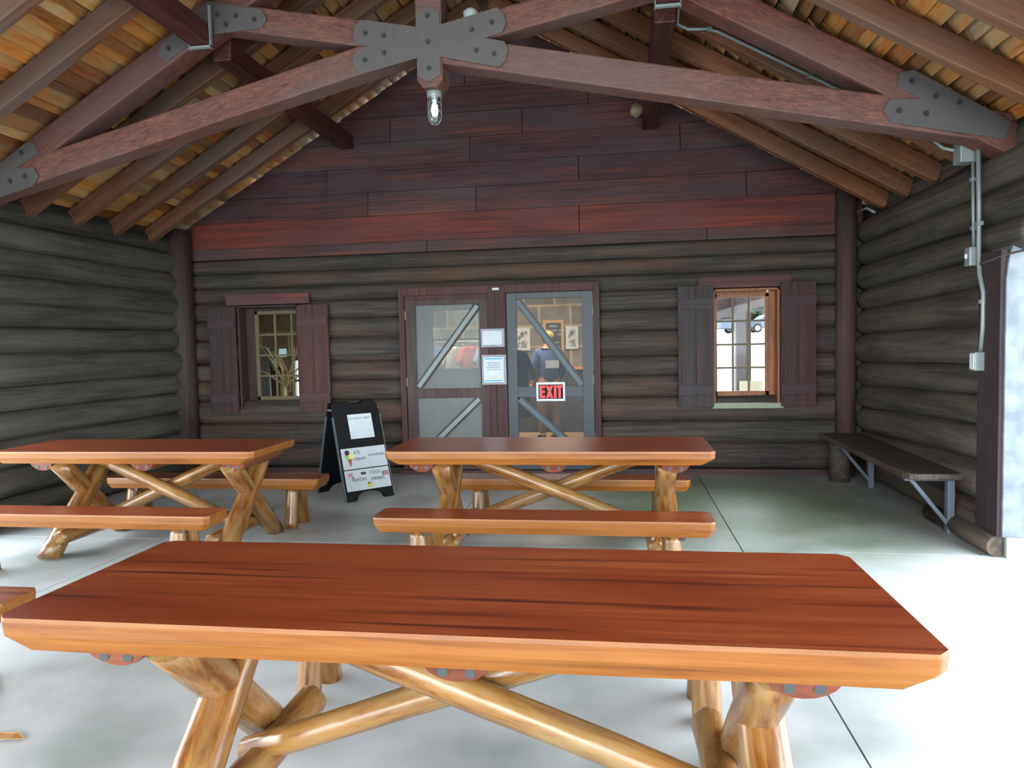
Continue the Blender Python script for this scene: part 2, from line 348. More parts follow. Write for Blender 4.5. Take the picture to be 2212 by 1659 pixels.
# back wall: logs with door and window openings, board gable above
W1 = (-4.57, -3.79, .79, 2.03); W2 = (1.03, 1.735, .77, 2.05); DR = (-2.50, -.22, -.05, 2.15)
zs = [2.60, 2.43, 2.25, 2.07, 1.854, 1.614, 1.33, 1.114, .866, .589, .339, .06, -.12]
def span_for(zt, zb):
    zc = (zt + zb) / 2; cuts = []
    for (x0, x1, z0, z1) in (W1, W2, DR):
        if z0 < zc < z1: cuts.append((x0, x1))
    cuts.sort(); cur = XL - .1; out = []
    for x0, x1 in cuts: out.append((cur, x0)); cur = x1
    out.append((cur, XR + .1)); return out
spans = [span_for(a, c) for a, c in zip(zs[:-1], zs[1:])]
b = MB()
logs_wall(b, zs, zs, 0, YB + .12, XL - .1, XR + .1, .13, 0, spans)
DECK = lambda x: 5.23 - .58 * abs(x + 1.35)
gz = [2.60, 2.728, 3.041, 3.316, 3.595, 3.884, 4.166, 4.457, 4.74, 5.02, 5.25]
joints = [[.98, -2.2], [-.42], [-2.9, -1.6, 1.4], [-.42, -3.4], [-1.66, .7], [-1.05, -2.6], [-.3], [-1.7], [-1.2], []]
for i in range(len(gz) - 1):
    z0, z1 = gz[i], gz[i + 1]
    lo = max(XL - .1, -1.35 - (5.23 - z0) / .58 - .02); hi = min(XR + .1, -1.35 + (5.23 - z0) / .58 + .02)
    js = [lo] + sorted(j for j in joints[i] if lo < j < hi) + [hi]
    for a, c in zip(js[:-1], js[1:]):
        g = random.uniform(.8, 1.1)
        tn = {1: (1.5, .85, .72), 0: (1.05, 1.05, 1.0)}.get(i, (g, g * random.uniform(.93, 1.03), g * random.uniform(.95, 1.08)))
        # lapped board clipped by the roof slope
        y0, y1 = YB + .06, YB + .03
        def top(x): return min(z1 + .012, DECK(x) + .02)
        xs = sorted({a + .004, c - .004, *[x for x in (-1.35 - (5.23 - z1) / .58, -1.35 + (5.23 - z1) / .58, -1.35) if a < x < c]})
        n = len(xs)
        vs = [(x, y1, z0) for x in xs] + [(x, y0, top(x)) for x in xs] + [(x, YB + .12, z0) for x in xs] + [(x, YB + .12, top(x)) for x in xs]
        fs = []
        for k in range(n - 1):
            fs += [(k, k + 1, n + k + 1, n + k), (2 * n + k, 3 * n + k, 3 * n + k + 1, 2 * n + k + 1), (n + k, n + k + 1, 3 * n + k + 1, 3 * n + k), (k, 2 * n + k, 2 * n + k + 1, k + 1)]
        fs += [(0, n, 3 * n, 2 * n), (n - 1, 3 * n - 1, 4 * n - 1, 2 * n - 1)]
        b.add(vs, fs, 1, tn)
# solid core behind the logs
def core(x0, x1, z0, z1): b.box((x0, YB + .13, z0), (x1, YB + .2, z1), 0, (.5, .5, .5))
core(XL - .4, W1[0], -.1, 2.62); core(W1[1], DR[0], -.1, 2.62); core(DR[1], W2[0], -.1, 2.62); core(W2[1], XR + .4, -.1, 2.62)
core(W1[0], W1[1], -.1, W1[2]); core(W1[0], W1[1], W1[3], 2.62); core(W2[0], W2[1], -.1, W2[2]); core(W2[0], W2[1], W2[3], 2.62); core(DR[0], DR[1], DR[3], 2.62)
b.prism([(XL - .45, 2.5), (XR + .45, 2.5), (XR + .45, DECK(XR + .45)), (-1.35, 5.22), (XL - .45, DECK(XL - .45))], lambda p, d: (p[0], d, p[1]), YB + .121, YB + .2, 0, (.4, .4, .4))
struct(b.build('wall_back', [M_logX, M_redX]))

# right wall
rf = [2.72, 2.486, 2.255, 1.99, 1.777, 1.523, 1.225, .985, .737, .49, .25, .03]
rn = [2.72, 2.472, 2.254, 2.05, 1.842, 1.571, 1.282, 1.065, .851, .60, .30, .03]
b = MB(); Y0, Y1 = 5.44, 8.14
logs_wall(b, rf[3:][:], rf[3:][:], 1, XR + .13, Y0, Y1, .13, 0) if False else None
logs_wall(b, rn[3:], rf[3:], 1, XR + .13, Y0, Y1, .13, 0, None, (1.18, 1.13, 1.08))
logs_wall(b, rn[:3], rf[:3], 1, XR + .13, -6.0, Y1, .13, 0, None, (1.18, 1.16, 1.12))
logs_wall(b, rn[2:4], rf[2:4], 1, XR + .13, 5.0, Y1, .13, 0)
b.box((XR + .14, Y0, 2.6), (XR + .3, 8.4, 3.0), 0, (.5, .5, .5))
logs_wall(b, [2.93, 2.70], [2.93, 2.70], 1, XR + .25, -6.0, Y1, .13, 0)
b.box((XR + .14, Y0 + .02, -.05), (XR + .22, 8.4, 2.72), 0, (.5, .5, .5))
struct(b.build('wall_right', [M_logY]))
# left wall
lf = [2.67, 2.43, 2.20, 1.965, 1.745, 1.51, 1.22, 1.0, .76, .51, .26, .03]
b = MB()
logs_wall(b, [2.665, 2.45, 2.225, 1.99], [2.665, 2.43, 2.19, 1.94], 1, XL - .13, -6.0, Y1, .13, 0, None, (1.2, 1.3, 1.24))
logs_wall(b, lf[3:], lf[3:], 1, XL - .13, 5.2, Y1, .13, 0, None, (1.2, 1.3, 1.26))
logs_wall(b, [2.90, 2.66], [2.90, 2.66], 1, XL - .22, -6.0, Y1, .13, 0)
b.box((XL - .22, 5.25, -.05), (XL - .14, 8.4, 2.66), 0, (.5, .5, .5)); b.box((XL - .26, 5.25, 2.6), (XL - .14, 8.4, 2.95), 0, (.5, .5, .5))
struct(b.build('wall_left', [M_logY]))

# ceiling: split shakes on the two slopes + roofing over them
b = MB(); SL = math.atan(.58)
PAL = [(1.0, .86, .70), (1.1, .97, .82), (.86, .72, .60), (.5, .33, .30), (1.0, 1.02, 1.05), (1.1, .84, .55), (.85, .88, .84), (.62, .5, .42), (1.15, 1.0, .8), (.42, .30, .27), (.8, .55, .4)]  # darkest browns put shadow into the board tints
edges = [-6.1]
for s in (-1, 1):
    x = 0.0; i = 0; total = 4.5 / math.cos(SL)
    while x < total:
        w = random.uniform(.085, .135)
        ys_ = [-5.5, -4.4, -3.3, -2.2, -1.1, 0, 1.1, 2.2, 3.0, 3.6, 4.175, 4.745, 5.4, 5.905, 6.475, 7.055, 7.635, YB + .12]
        for y, l in [(p, q - p) for p, q in zip(ys_[:-1], ys_[1:])]:
            c = random.choice(PAL); g = random.uniform(.8, 1.1); c = (c[0] * g, c[1] * g, c[2] * g)
            def P(u, yy, h):
                # u distance down the slope from ridge; h height above the deck underside
                return (-1.35 + s * (u * math.cos(SL) + h * math.sin(SL)), yy, 5.23 - u * math.sin(SL) + h * math.cos(SL))
            h0 = random.uniform(0.0, .014); h1 = h0 + random.uniform(.028, .06)
            u0, u1 = x + .006, x + w + random.uniform(-.006, .012)
            y1_ = min(y + l, YB + .12)
            sub = max(1, int(l / .3))
            vs = [P(u0, y, h1), P(u1, y, h0), P(u1, y1_, h0), P(u0, y1_, h1), P(u0, y, h1 + .012), P(u1, y, h0 + .02), P(u1, y1_, h0 + .02), P(u0, y1_, h1 + .012)]
            b.add(vs, [(0, 3, 2, 1), (4, 5, 6, 7), (0, 1, 5, 4), (1, 2, 6, 5), (2, 3, 7, 6), (3, 0, 4, 7)], 0, c)
        x += w; i += 1
for s in (-1, 1):
    u1 = 4.6 / math.cos(SL)
    q = [(-1.35 + s * (u * math.cos(SL) + h * math.sin(SL)), 5.23 - u * math.sin(SL) + h * math.cos(SL)) for u, h in ((-.06, .08), (u1, .08), (u1, .13), (-.06, .13))]
    b.prism(q, lambda p, d: (p[0], d, p[1]), -5.6, YB + .35, 1)
struct(b.build('ceiling', [M_deck, M_roofing]))

# corner posts and trim
b = MB(); b.tube([(-5.26, YB - .10, -.01), (-5.26, YB - .10, 1.5), (-5.26, YB - .10, DECK(-5.26) - .01)], .15, 20, 0, (.8, .86, .84), True, .04, None, 1, 3)
struct(b.build('trim_1', [M_redZ]))
b = MB(); b.tube([(2.405, YB - .05, -.01), (2.405, YB - .05, 1.5), (2.405, YB - .05, DECK(2.405) - .01)], .105, 20, 0, (.9, .9, .95), True, .03, None, 1, 9)
struct(b.build('trim_2', [M_redZ]))
# jamb post at the end of the right wall: dark side board; curved-head front face, bleached, with daylight painted into its tone
b = MB(); b.box((2.485, 5.16, .14), (2.53, 5.45, 2.05), 0, (.6, .66, .8)); struct(b.build('trim_3', [M_redZ], bevel=.004))
b = MB()
prof = [(2.51, 0.14), (3.25, .14), (3.25, 2.25), (2.60, 2.25), (2.60, 2.13), (2.565, 2.1), (2.535, 2.03), (2.52, 1.95), (2.51, 1.85)]
b.prism(prof, lambda p, d: (p[0], d, p[1]), 5.14, 5.42)
struct(b.build('trim_4', [M_pier], bevel=.006))
b = MB(); b.box((2.54, 5.14, 0), (3.2, 5.44, .14), 1); b.tube([(2.50, 5.17, .07), (2.50, 6.2, .07)], .072, 14, 0, (1.2, 1.1, 1.0)); struct(b.build('trim_5', [M_logY, M_floor]))
# left opening jamb
b = MB(); b.box((XL - .2, 5.04, 0), (XL + .0, 5.2, 2.0)); struct(b.build('trim_6', [M_redZ], bevel=.004))
# posts carrying the eaves beams nearer the camera
for k, yy in enumerate((1.9, -1.6, -5.2)):
    for xx in (XL - .13, XR + .13):
        b = MB(); b.tube([(xx, yy, -.01), (xx, yy, 1.0), (xx, yy, 2.03)], .14, 16, 0, (1, .9, .86), True, .05, None, 1, k)
        struct(b.build('trim_%d' % (7 + 2 * k + (xx > 0)), [M_redZ]))

# base board along back wall and header boards over windows
b = MB(); b.box((XL, YB - .03, 0), (DR[0], YB + .06, .06), 0, (.7, .8, .8)); b.box((DR[1], YB - .03, 0), (XR, YB + .06, .06), 0, (.7, .8, .8)); struct(b.build('baseboard_back', [M_redX]))

def casing(n, x0, x1, z0, z1, w, y, mat, bottom=False, tint=(1, 1, 1), d=.05):
    b = MB()
    b.box((x0 - w, y, z0), (x0, y + d, z1 + w), 0, tint); b.box((x1, y, z0), (x1 + w, y + d, z1 + w), 0, tint)
    b.box((x0, y - .004, z1), (x1, y + d, z1 + w), 0, tint)
    if bottom: b.box((x0 - w, y - .02, z0 - w), (x1 + w, y + d, z0), 0, tint)
    return struct(b.build(n, [mat], bevel=.004))
# header boards
b = MB(); b.box((-4.71, YB - .035, 2.04), (-3.645, YB + .02, 2.17), 0, (1.35, 1.1, 1.1)); struct(b.build('trim_14', [M_redX], bevel=.005))
b = MB(); b.box((.873, YB - .035, 2.06), (1.855, YB + .02, 2.185), 0, (1.05, .98, 1.0)); struct(b.build('trim_15', [M_redX], bevel=.005))
# door surround: side casings, head, centre post
b = MB()
b.box((-2.535, YB - .05, 0), (-2.47, YB + .1, 2.175), 0, (1.1, .95, .95)); b.box((-.275, YB - .05, 0), (-.205, YB + .1, 2.175), 0, (.95, .9, .95))
b.box((-2.47, YB - .055, 2.085), (-.275, YB + .1, 2.175), 0, (1.15, .95, .95)); b.box((-1.475, YB - .06, 0), (-1.27, YB + .12, 2.16), 0, (.95, .8, .8))
b.box((-1.395, YB - .064, 0), (-1.39, YB - .055, 2.08), 0, (.3, .3, .3))
b.box((-2.47, YB - .02, 2.03), (-1.475, YB + .1, 2.086), 0, (1.05, .9, .9))
struct(b.build('trim_16', [M_redZ], bevel=.004))
b = MB(); b.box((-2.55, YB - .12, 0), (-.19, YB + .2, .05), 0, (.8, .85, .85)); struct(b.build('trim_17', [M_redX]))

# screen doors
def screen_door(n, x0, x1, z1, mat, scr, bmat, left):
    r = empty(n, ((x0 + x1) / 2, YB, 0)); struct(r); o = Vector(r.location)
    y0, y1 = YB - .03, YB + .01; sw = .125 if left else .115
    zt, zm1, zm0 = z1 - (.06 if left else .07), 1.0, .885
    px0, px1 = x0 + sw, x1 - (.10 if left else .125)
    T = Matrix.Translation(-o)
    b = MB(); b.box((x0, y0, .05), (px0, y1, z1)); b.box((px1, y0, .05), (x1, y1, z1)); b.build('stile', mat, r, T, .003)
    b = MB(); b.box((px0, y0 + .002, zt), (px1, y1, z1)); b.box((px0, y0 + .002, zm0), (px1, y1, zm1)); b.box((px0, y0 + .002, .05), (px1, y1, .2)); b.build('rail', mat, r, T, .003)
    b = MB(); b.box((px0, y0 + .02, .2), (px1, y0 + .022, zt)); b.build('insect_screen', scr, r, T)
    for za, zb in ((zm1, zt), (.2, zm0)):
        if za > .5: p, q = ((px0 + .02, za + .02), (px1 - .02, zb - .02))
        else: p, q = ((px0 + .02, za), (px1 - .02, zb - .01))
        if not left: p, q = (px1 - .01, za + .02), (px0 + .02, zb - .02)
        beam('brace_backing', (p[0] - o.x, y0 + .006 - o.y, p[1]), (q[0] - o.x, y0 + .006 - o.y, q[1]), .02, .085, mat, r, bevel=.002)
        beam('diagonal_brace', (p[0] - o.x, y0 - .012 - o.y, p[1]), (q[0] - o.x, y0 - .012 - o.y, q[1]), .02, .05, bmat, r, bevel=.002)
    for hz in (1.86, 1.08):
        b = MB(); hx = x0 if left else x1
        b.box((hx - .015, y0 - .008, hz - .05), (hx + .015, y0, hz + .05)); b.build('hinge', M_brass if left else M_plate, r, T, .001)
    return r
screen_door('door_1', -2.466, -1.48, 2.03, M_doorL, M_screenL, M_braceL, True)
screen_door('door_2', -1.266, -.28, 2.08, M_doorR, M_screenR, M_braceR, False)
# inner wooden door with a glazed upper half, seen dimly behind the left screen
r = struct(empty('door_3', (-1.97, YB + .30, 0)))
T = Matrix.Translation((1.97, -YB - .30, 0)); b = MB()
gx0, gx1, gz0, gz1 = -2.22, -1.66, 1.22, 1.92
for a, c in (((-2.46, YB + .28, .02), (gx0, YB + .32, 2.05)), ((gx1, YB + .28, .02), (-1.47, YB + .32, 2.05)), ((gx0, YB + .28, .02), (gx1, YB + .32, gz0)), ((gx0, YB + .28, gz1), (gx1, YB + .32, 2.05))): b.box(a, c)
b.build('door_panel', M_doorL, r, T, .003)
b = MB(); b.box((gx0, YB + .3, gz0), (gx1, YB + .303, gz1)); b.build('glass_pane', M_glass, r, T)
b = MB(); b.box((gx0, YB + .285, 1.56), (gx1, YB + .3, 1.58)); b.build('muntin', M_doorL, r, T)

# windows, 3 x 4 panes
def window(n, x0, x1, z0, z1, sx0, sx1, sz0, sz1, fm, mm, dep, sill, sm=None):
    r = struct(empty(n, ((x0 + x1) / 2, YB, z0))); o = Vector(r.location); T = Matrix.Translation(-o)
    b = MB(); t = .025
    b.box((x0, YB - .03, z0), (x0 + t, YB + .24, z1)); b.box((x1 - t, YB - .03, z0), (x1, YB + .24, z1)); b.box((x0, YB - .03, z1 - t), (x1, YB + .24, z1)); b.box((x0, YB + .0, z0), (x1, YB + .24, z0 + t))
    b.build('window_frame', fm, r, T, .003)
    b = MB(); ys = YB + dep; s = .04
    b.box((sx0, ys, sz0), (sx0 + s, ys + .035, sz1)); b.box((sx1 - s, ys, sz0), (sx1, ys + .035, sz1)); b.box((sx0, ys, sz1 - s), (sx1, ys + .035, sz1)); b.box((sx0, ys, sz0), (sx1, ys + .035, sz0 + .06))
    b.build('sash', sm or fm, r, T, .003)
    if sx0 > x0 + .03:
        b = MB(); b.box((x0 + t, ys + .01, z0 + t), (sx0, ys + .03, z1 - t)); b.build('side_panel', fm, r, T)
    if sx1 < x1 - .03:
        b = MB(); b.box((sx1, ys + .01, z0 + t), (x1 - t, ys + .03, z1 - t)); b.build('side_panel', fm, r, T)
    b = MB(); b.box((sx0 + t, ys + .01, z0 + t), (sx1 - t, ys + .03, sz0)); b.box((sx0 + t, ys + .01, sz1), (sx1 - t, ys + .03, z1 - t)); b.build('filler_board', fm, r, T)
    b = MB(); w = .011
    for k in (1, 2):
        x = sx0 + s + (sx1 - sx0 - 2 * s) * k / 3; b.box((x - w, ys + .004, sz0 + .05), (x + w, ys + .03, sz1 - s + .01))
    for k in (1, 2, 3):
        z = sz0 + .06 + (sz1 - sz0 - .1) * k / 4; b.box((sx0 + s, ys + .006, z - w), (sx1 - s, ys + .028, z + w))
    b.build('muntin', mm, r, T, .002)
    b = MB(); b.box((sx0 + s, ys + .016, sz0 + .05), (sx1 - s, ys + .019, sz1 - s)); b.build('glass_pane', M_glass, r, T)
    if sill:
        b = MB(); b.box((x0 - .01, YB - .07, z0 - .03), (x1 + .03, YB + .12, z0 + .03)); b.build('window_sill', M_sill, r, T, .004)
    return r
window('window_1', *W1, -4.43, -3.70, .86, 1.97, M_darkw, M_mull, .13, False, M_mull)
window('window_2', *W2, 1.05, 1.645, .86, 2.0, M_winwood, M_mull, .10, True)

# shop room behind
b = MB()
def wallseg(x0, x1, z0, z1): b.box((x0, 12.6, z0), (x1, 12.8, z1))
qa, qb = at(634, 868, Y=12.6), at(700, 772, Y=12.6)
wallseg(qb.x, .9, 0, 2.9); wallseg(qa.x, qb.x, 0, qa.z); wallseg(qa.x, qb.x, qb.z, 2.9); wallseg(-7.2, qa.x, 0, 2.9)
struct(b.build('wall_shop_rear', [M_block]))
b = MB(); b.box((-7.35, 8.4, 0), (-7.2, 12.8, 2.9)); b.box((.86, 8.4, 0), (.98, 12.8, 2.9)); b.box((-7.3, 8.38, 0), (-5.3, 8.42, 2.9)); struct(b.build('wall_shop_side', [plain('shop_plaster', (120, 108, 92), .9)]))
b = MB(); b.box((-7.4, 8.385, 2.9), (1.0, 12.8, 3.0)); struct(b.build('ceiling', [plain('shop_ceiling', (120, 110, 96), .9)]))
b = MB(); b.box((-7.3, 8.61, -.1), (1.0, 12.8, .0)); struct(b.build('floor', [plain('shop_floor', (176, 150, 112), .5)]))

# ================================================================== ROOF TIMBERS
RY = [7.635, 7.055, 6.475, 5.905, 4.745, 4.175]
def rafter(y, s, label):
    r0, r1 = -1.35 + s * .09, (2.64 if s > 0 else -5.37)
    off = .085 / math.cos(SL)
    M, L = frame_M((r0, y, DECK(r0) - off), (r1, y, DECK(r1) - off)); b = MB()
    n = 10; h = .075; w = .046; vs = []
    for i in range(n + 1):
        x = L * i / n; j = [random.uniform(-.004, .004) for _ in range(4)]
        vs += [(x, -w + j[0], -h + j[1]), (x, w + j[2], -h + j[3]), (x, w + j[0], h), (x, -w + j[2], h)]
    fs = [(4 * i + k, 4 * i + (k + 1) % 4, 4 * i + 4 + (k + 1) % 4, 4 * i + 4 + k) for i in range(n) for k in range(4)] + [(3, 2, 1, 0), (4 * n, 4 * n + 1, 4 * n + 2, 4 * n + 3)]
    g = random.uniform(.88, 1.12)
    tn = (g * 1.08, g * .98, g * .88) if s > 0 else (g * .92, g * .95, g * .98)
    if s > 0 and y > 7.5: tn = (1.3, 1.1, .85)
    b.add(vs, fs, 0, tn)
    o = b.build('rafter', M_rafter, None, M, .006)
    return tag(o, label, 'rafter', 'rafters under the shake roof')
names = ['closest to the gable wall', 'second out from the gable wall', 'third out from the gable wall', 'just behind the scissor truss', 'just in front of the scissor truss', 'nearest the camera, cut by the frame']
for y, nme in zip(RY, names):
    rafter(y, -1, 'brown rafter on the left roof slope, ' + nme)
    rafter(y, 1, 'brown rafter on the right roof slope, ' + nme)

def purlin(x, y0, y1, label):
    o = beam('purlin', (x, y0, 3.908), (x, y1, 3.908), .16, .156, M_purlin, None, bevel=.01)
    return tag(o, label, 'roof beam', 'purlins running to the gable wall')
PL, PR = -3.13, .37
purlin(PL, 5.52, YB + .04, 'dark red left purlin between the truss and the gable wall')
purlin(PR, 5.52, YB + .04, 'dark red right purlin between the truss and the gable wall')
purlin(PL, 2.2, 5.27, 'dark red left purlin coming from overhead to the truss, ending at a wire stirrup')
purlin(PR, 2.2, 5.27, 'dark red right purlin overhead at the top edge, ending at a strap stirrup')
def stirrup(x, label):
    b = MB(); y = 5.20
    for (p, q) in (((x - .092, y, 3.80), (x - .082, y + .035, 4.12)), ((x + .082, y, 3.80), (x + .092, y + .035, 4.12)), ((x - .092, y, 3.806), (x + .092, y + .035, 3.824))):
        b.box(p, q)
    return tag(b.build('stirrup_hanger', M_galv, bevel=.003), label, 'beam hanger')
stirrup(PL, 'thin grey metal stirrup under the end of the left purlin')
stirrup(PR, 'thin grey metal stirrup around the right purlin at the top edge')

# scissor truss
TR = tag(empty('roof_truss', (-1.35, 5.4, 2.8)), 'red-brown scissor truss with a king post and bolted dark steel plates', 'roof truss')
TO = Vector(TR.location); YT = 5.4
def tm(name, a, b_, h=.2, w=.2, tint=(1, 1, 1), y=YT):
    return beam(name, (a[0], y, a[1]), (b_[0], y, b_[1]), w, h, M_truss, TR, TO, .012, tint=tint)
tm('top_chord', (-1.33, DECK(-1.35) - .16), (-5.22, DECK(-5.22) - .135), .2, .2, (.85, .72, .72))
tm('top_chord', (-1.37, DECK(-1.35) - .16), (2.66, DECK(2.66) - .135), .2, .2, (1.0, .82, .76))
tm('scissor_chord', (-5.16, 2.89), (-1.3, 3.80), .205, .19)
tm('scissor_chord', (-1.38, 3.745), (.50, 4.10), .19, .185)
tm('scissor_chord', (2.62, 2.862), (-1.38, 3.715), .205, .188)
tm('scissor_chord', (-1.33, 3.745), (-3.28, 4.14), .195, .183)
# king post with a pointed, chamfered foot
b = MB(); kx = -1.36
def kq(p, d): return (p[0] - TO.x, d - TO.y, p[1] - TO.z)
b.prism([(kx - .095, 3.47), (kx - .05, 3.415), (kx + .055, 3.415), (kx + .1, 3.47), (kx + .1, 5.02), (kx - .095, 5.02)], kq, 5.297, 5.503)
b.build('king_post', M_truss, TR, None, .006)
def plate(name, polys, bolts, y=5.296, mi=0):
    b = MB()
    for k, p in enumerate(polys): b.prism(p, kq, y - .007 - .0006 * k, y + .004)
    o = b.build(name, M_plate, TR, None, .002)
    for bx, bz in bolts:
        c = MB(); c.tube([(bx - TO.x, y - .007 - TO.y, bz - TO.z), (bx - TO.x, y - .012 - TO.y, bz - TO.z)], .02, 12)
        c.tube([(bx - TO.x, y - .012 - TO.y, bz - TO.z), (bx - TO.x, y - .026 - TO.y, bz - TO.z)], .012, 6)
        c.build('bolt', M_bolt, o)
    return o
def arm(x0, z0, x1, z1, w, cut=.03):
    d = Vector((x1 - x0, z1 - z0)).normalized(); n = Vector((-d.y, d.x)) * w / 2; p = Vector((x0, z0)); q = Vector((x1, z1))
    return [tuple(p + n), tuple(p - n), tuple(q - n - d * cut), tuple(q - n * .45), tuple(q + n * .45), tuple(q + n - d * cut)][::-1]
c0 = (-1.36, 3.75)
ends = [(-1.94, 3.63), (-1.93, 3.865), (-.775, 3.60), (-.785, 3.86)]
plate('gusset_plate', [arm(c0[0], c0[1] - .005, e[0], e[1], .185, .04) for e in ends] + [[(kx - .088, 3.50), (kx, 3.452), (kx + .088, 3.50), (kx + .088, 3.95), (kx, 4.0), (kx - .088, 3.95)]],
      [(-1.85, 3.65), (-1.70, 3.69), (-1.84, 3.845), (-1.70, 3.815), (-.87, 3.615), (-1.0, 3.65), (-.88, 3.84), (-1.03, 3.80), (kx, 3.55), (kx, 3.93), (kx, 3.74)])
plate('heel_plate', [[(1.84, 3.10), (1.80, 3.03), (1.85, 2.945), (2.56, 2.79), (2.60, 2.90), (2.4, 3.03), (1.99, 3.285), (1.90, 3.27), (1.885, 3.19), (2.04, 3.09)]],
      [(1.90, 3.02), (2.07, 2.99), (1.98, 3.21), (2.13, 3.10), (2.28, 3.05)])
plate('heel_plate', [[(-4.68, 3.02), (-4.64, 2.95), (-4.70, 2.87), (-5.14, 2.76), (-5.18, 2.92), (-5.0, 3.06), (-4.73, 3.225), (-4.66, 3.21), (-4.64, 3.13), (-4.85, 3.02)]],
      [(-4.76, 2.95), (-4.90, 2.92), (-4.78, 3.14)])
plate('joint_plate', [[(-3.50, 3.90), (-3.54, 3.82), (-3.47, 3.76), (-3.2, 3.93), (-2.66, 3.955), (-2.62, 4.02), (-2.66, 4.09), (-3.1, 4.19)]],
      [(-3.44, 3.86), (-2.72, 4.02), (-2.87, 4.06), (-3.02, 4.08), (-2.95, 4.0)])
plate('joint_plate', [[(.55, 4.08), (.5, 3.98), (-.04, 3.98), (-.08, 4.05), (-.04, 4.1), (.40, 4.2)]],
      [(.02, 4.05)])

# jelly-jar lamp under the king post
L0 = tag(empty('jar_lamp', (-1.352, 5.4, 3.415)), 'small glass jar lamp in a wire guard under the king post', 'lamp')
b = MB(); b.tube([(0, 0, .0), (0, 0, -.045)], [.058, .055], 20); b.build('lamp_base', M_galv, L0, None, .003)
b = MB(); b.tube([(0, 0, -.045), (0, 0, -.13), (0, 0, -.18), (0, 0, -.212), (0, 0, -.23), (0, 0, -.237)], [.044, .044, .042, .034, .018, .002], 20, cap=False)
mg = mat_glass('jar_glass', (.95, .97, 1.0)); b.build('glass_jar', mg, L0)
b = MB(); b.tube([(0, 0, -.06), (0, 0, -.09), (0, 0, -.1), (0, 0, -.14), (0, 0, -.175), (0, 0, -.185)], [.014, .016, .022, .027, .02, .004], 16)
b.build('bulb', plain('lit_bulb', (255, 255, 255), .5, emit=(235, 245, 255), es=.35), L0)
b = MB()
for k in range(6):
    a = PI * k / 3; ca, sa = math.cos(a), math.sin(a)
    b.tube([(ca * .052, sa * .052, -.04), (ca * .052, sa * .052, -.18), (ca * .045, sa * .045, -.212), (ca * .03, sa * .03, -.236), (0, 0, -.247)], .0028, 6)
for z, rr in ((-.085, .052), (-.15, .052), (-.2, .048)):
    b.tube([(math.cos(t * PI / 10) * rr, math.sin(t * PI / 10) * rr, z) for t in range(21)], .0025, 6)
b.build('wire_guard', M_galv, L0)
# white fixture behind the upper chord
b = MB(); b.tube([(-1.10, 5.62, 3.98), (-1.10, 5.62, 4.03), (-1.10, 5.62, 4.075), (-1.10, 5.62, 4.10)], [.03, .055, .06, .03], 20)
tag(b.build('smoke_detector', M_white), 'small round white fixture peeking over the upper right chord of the truss', 'fixture')
# nest at the end of the right purlin
b = MB(); b.tube([(.235, YB - .12, 3.93), (.23, YB - .12, 3.96), (.225, YB - .12, 4.0), (.23, YB - .12, 4.05), (.235, YB - .12, 4.08)], [.02, .06, .075, .06, .02], 14, amp=.25)
tag(b.build('wasp_nest', mat_noise('nest_paper', (128, 108, 88), (176, 156, 132), 12, .9, .3)), 'small round brown nest stuck beside the right purlin end at the gable wall', 'nest')

# electrical conduit
def pipe(name, pts, r, label, cat='conduit', m=None, clips=()):
    root = tag(empty(name, pts[0]), label, cat); o = Vector(pts[0])
    b = MB(); b.tube([Vector(p) - o for p in pts], r, 10); b.build('pipe', m or M_galv, root)
    for p in clips:
        b = MB(); q = Vector(p) - o; b.box((q.x - .02, q.y - .02, q.z - .014), (q.x + .02, q.y + .02, q.z + .014)); b.build('clip', M_galv, root, None, .003)
    return root
cy = 5.80
pipe('conduit', [(.475, 5.32, 4.02), (.475, 5.6, 3.97), (.48, cy, 3.93), (.56, cy, 3.885), (.70, cy, 3.875), (.78, cy, 3.85), (1.75, cy, 3.30), (2.05, cy, 3.13), (2.22, 5.72, 2.98), (2.32, 5.62, 2.83), (2.375, 5.58, 2.80)], .013,
     'thin grey conduit sloping down behind the truss from the right purlin to the junction box', clips=[(.72, cy, 3.872), (1.45, cy, 3.47)])
b = MB(); b.box((2.38, 5.50, 2.70), (2.49, 5.62, 2.87)); tag(b.build('junction_box', M_galv, bevel=.006), 'grey junction box under the truss heel at the top of the right log wall', 'electrical box')
pipe('conduit', [(2.475, 5.53, 2.74), (2.475, 5.52, 2.4), (2.475, 5.50, 2.10)], .012, 'straight left conduit running down from the junction box to the light switch', clips=[(2.475, 5.52, 2.58), (2.475, 5.5, 2.24)])
pipe('conduit', [(2.47, 5.45, 2.80), (2.475, 5.44, 2.4), (2.475, 5.43, 2.0), (2.47, 5.40, 1.9), (2.475, 5.36, 1.78), (2.475, 5.36, 1.55), (2.475, 5.39, 1.36)], .015, 'right of the twin conduits, kinking down past the switch to the outlet', clips=[(2.475, 5.43, 2.26), (2.475, 5.37, 1.72)])
t = tag(empty('light_switch', (2.46, 5.49, 2.04)), 'grey metal switch box below the left conduit on the right wall', 'switch')
b = MB(); b.box((-.035, -.04, -.065), (.04, .04, .065)); b.build('box', M_galv, t, None, .006)
b = MB(); b.box((-.05, -.006, -.012), (-.035, .006, .02)); b.build('toggle', M_white, t, None, .002)
t = tag(empty('outlet_box', (2.46, 5.39, 1.31)), 'pale outlet box at the lower end of the long conduit on the right wall', 'outlet')
b = MB(); b.box((-.035, -.035, -.065), (.04, .035, .065)); b.build('box', M_galv, t, None, .006)
b = MB(); b.box((-.042, -.03, -.055), (-.035, .03, .055)); b.build('cover', M_white, t, None, .003)
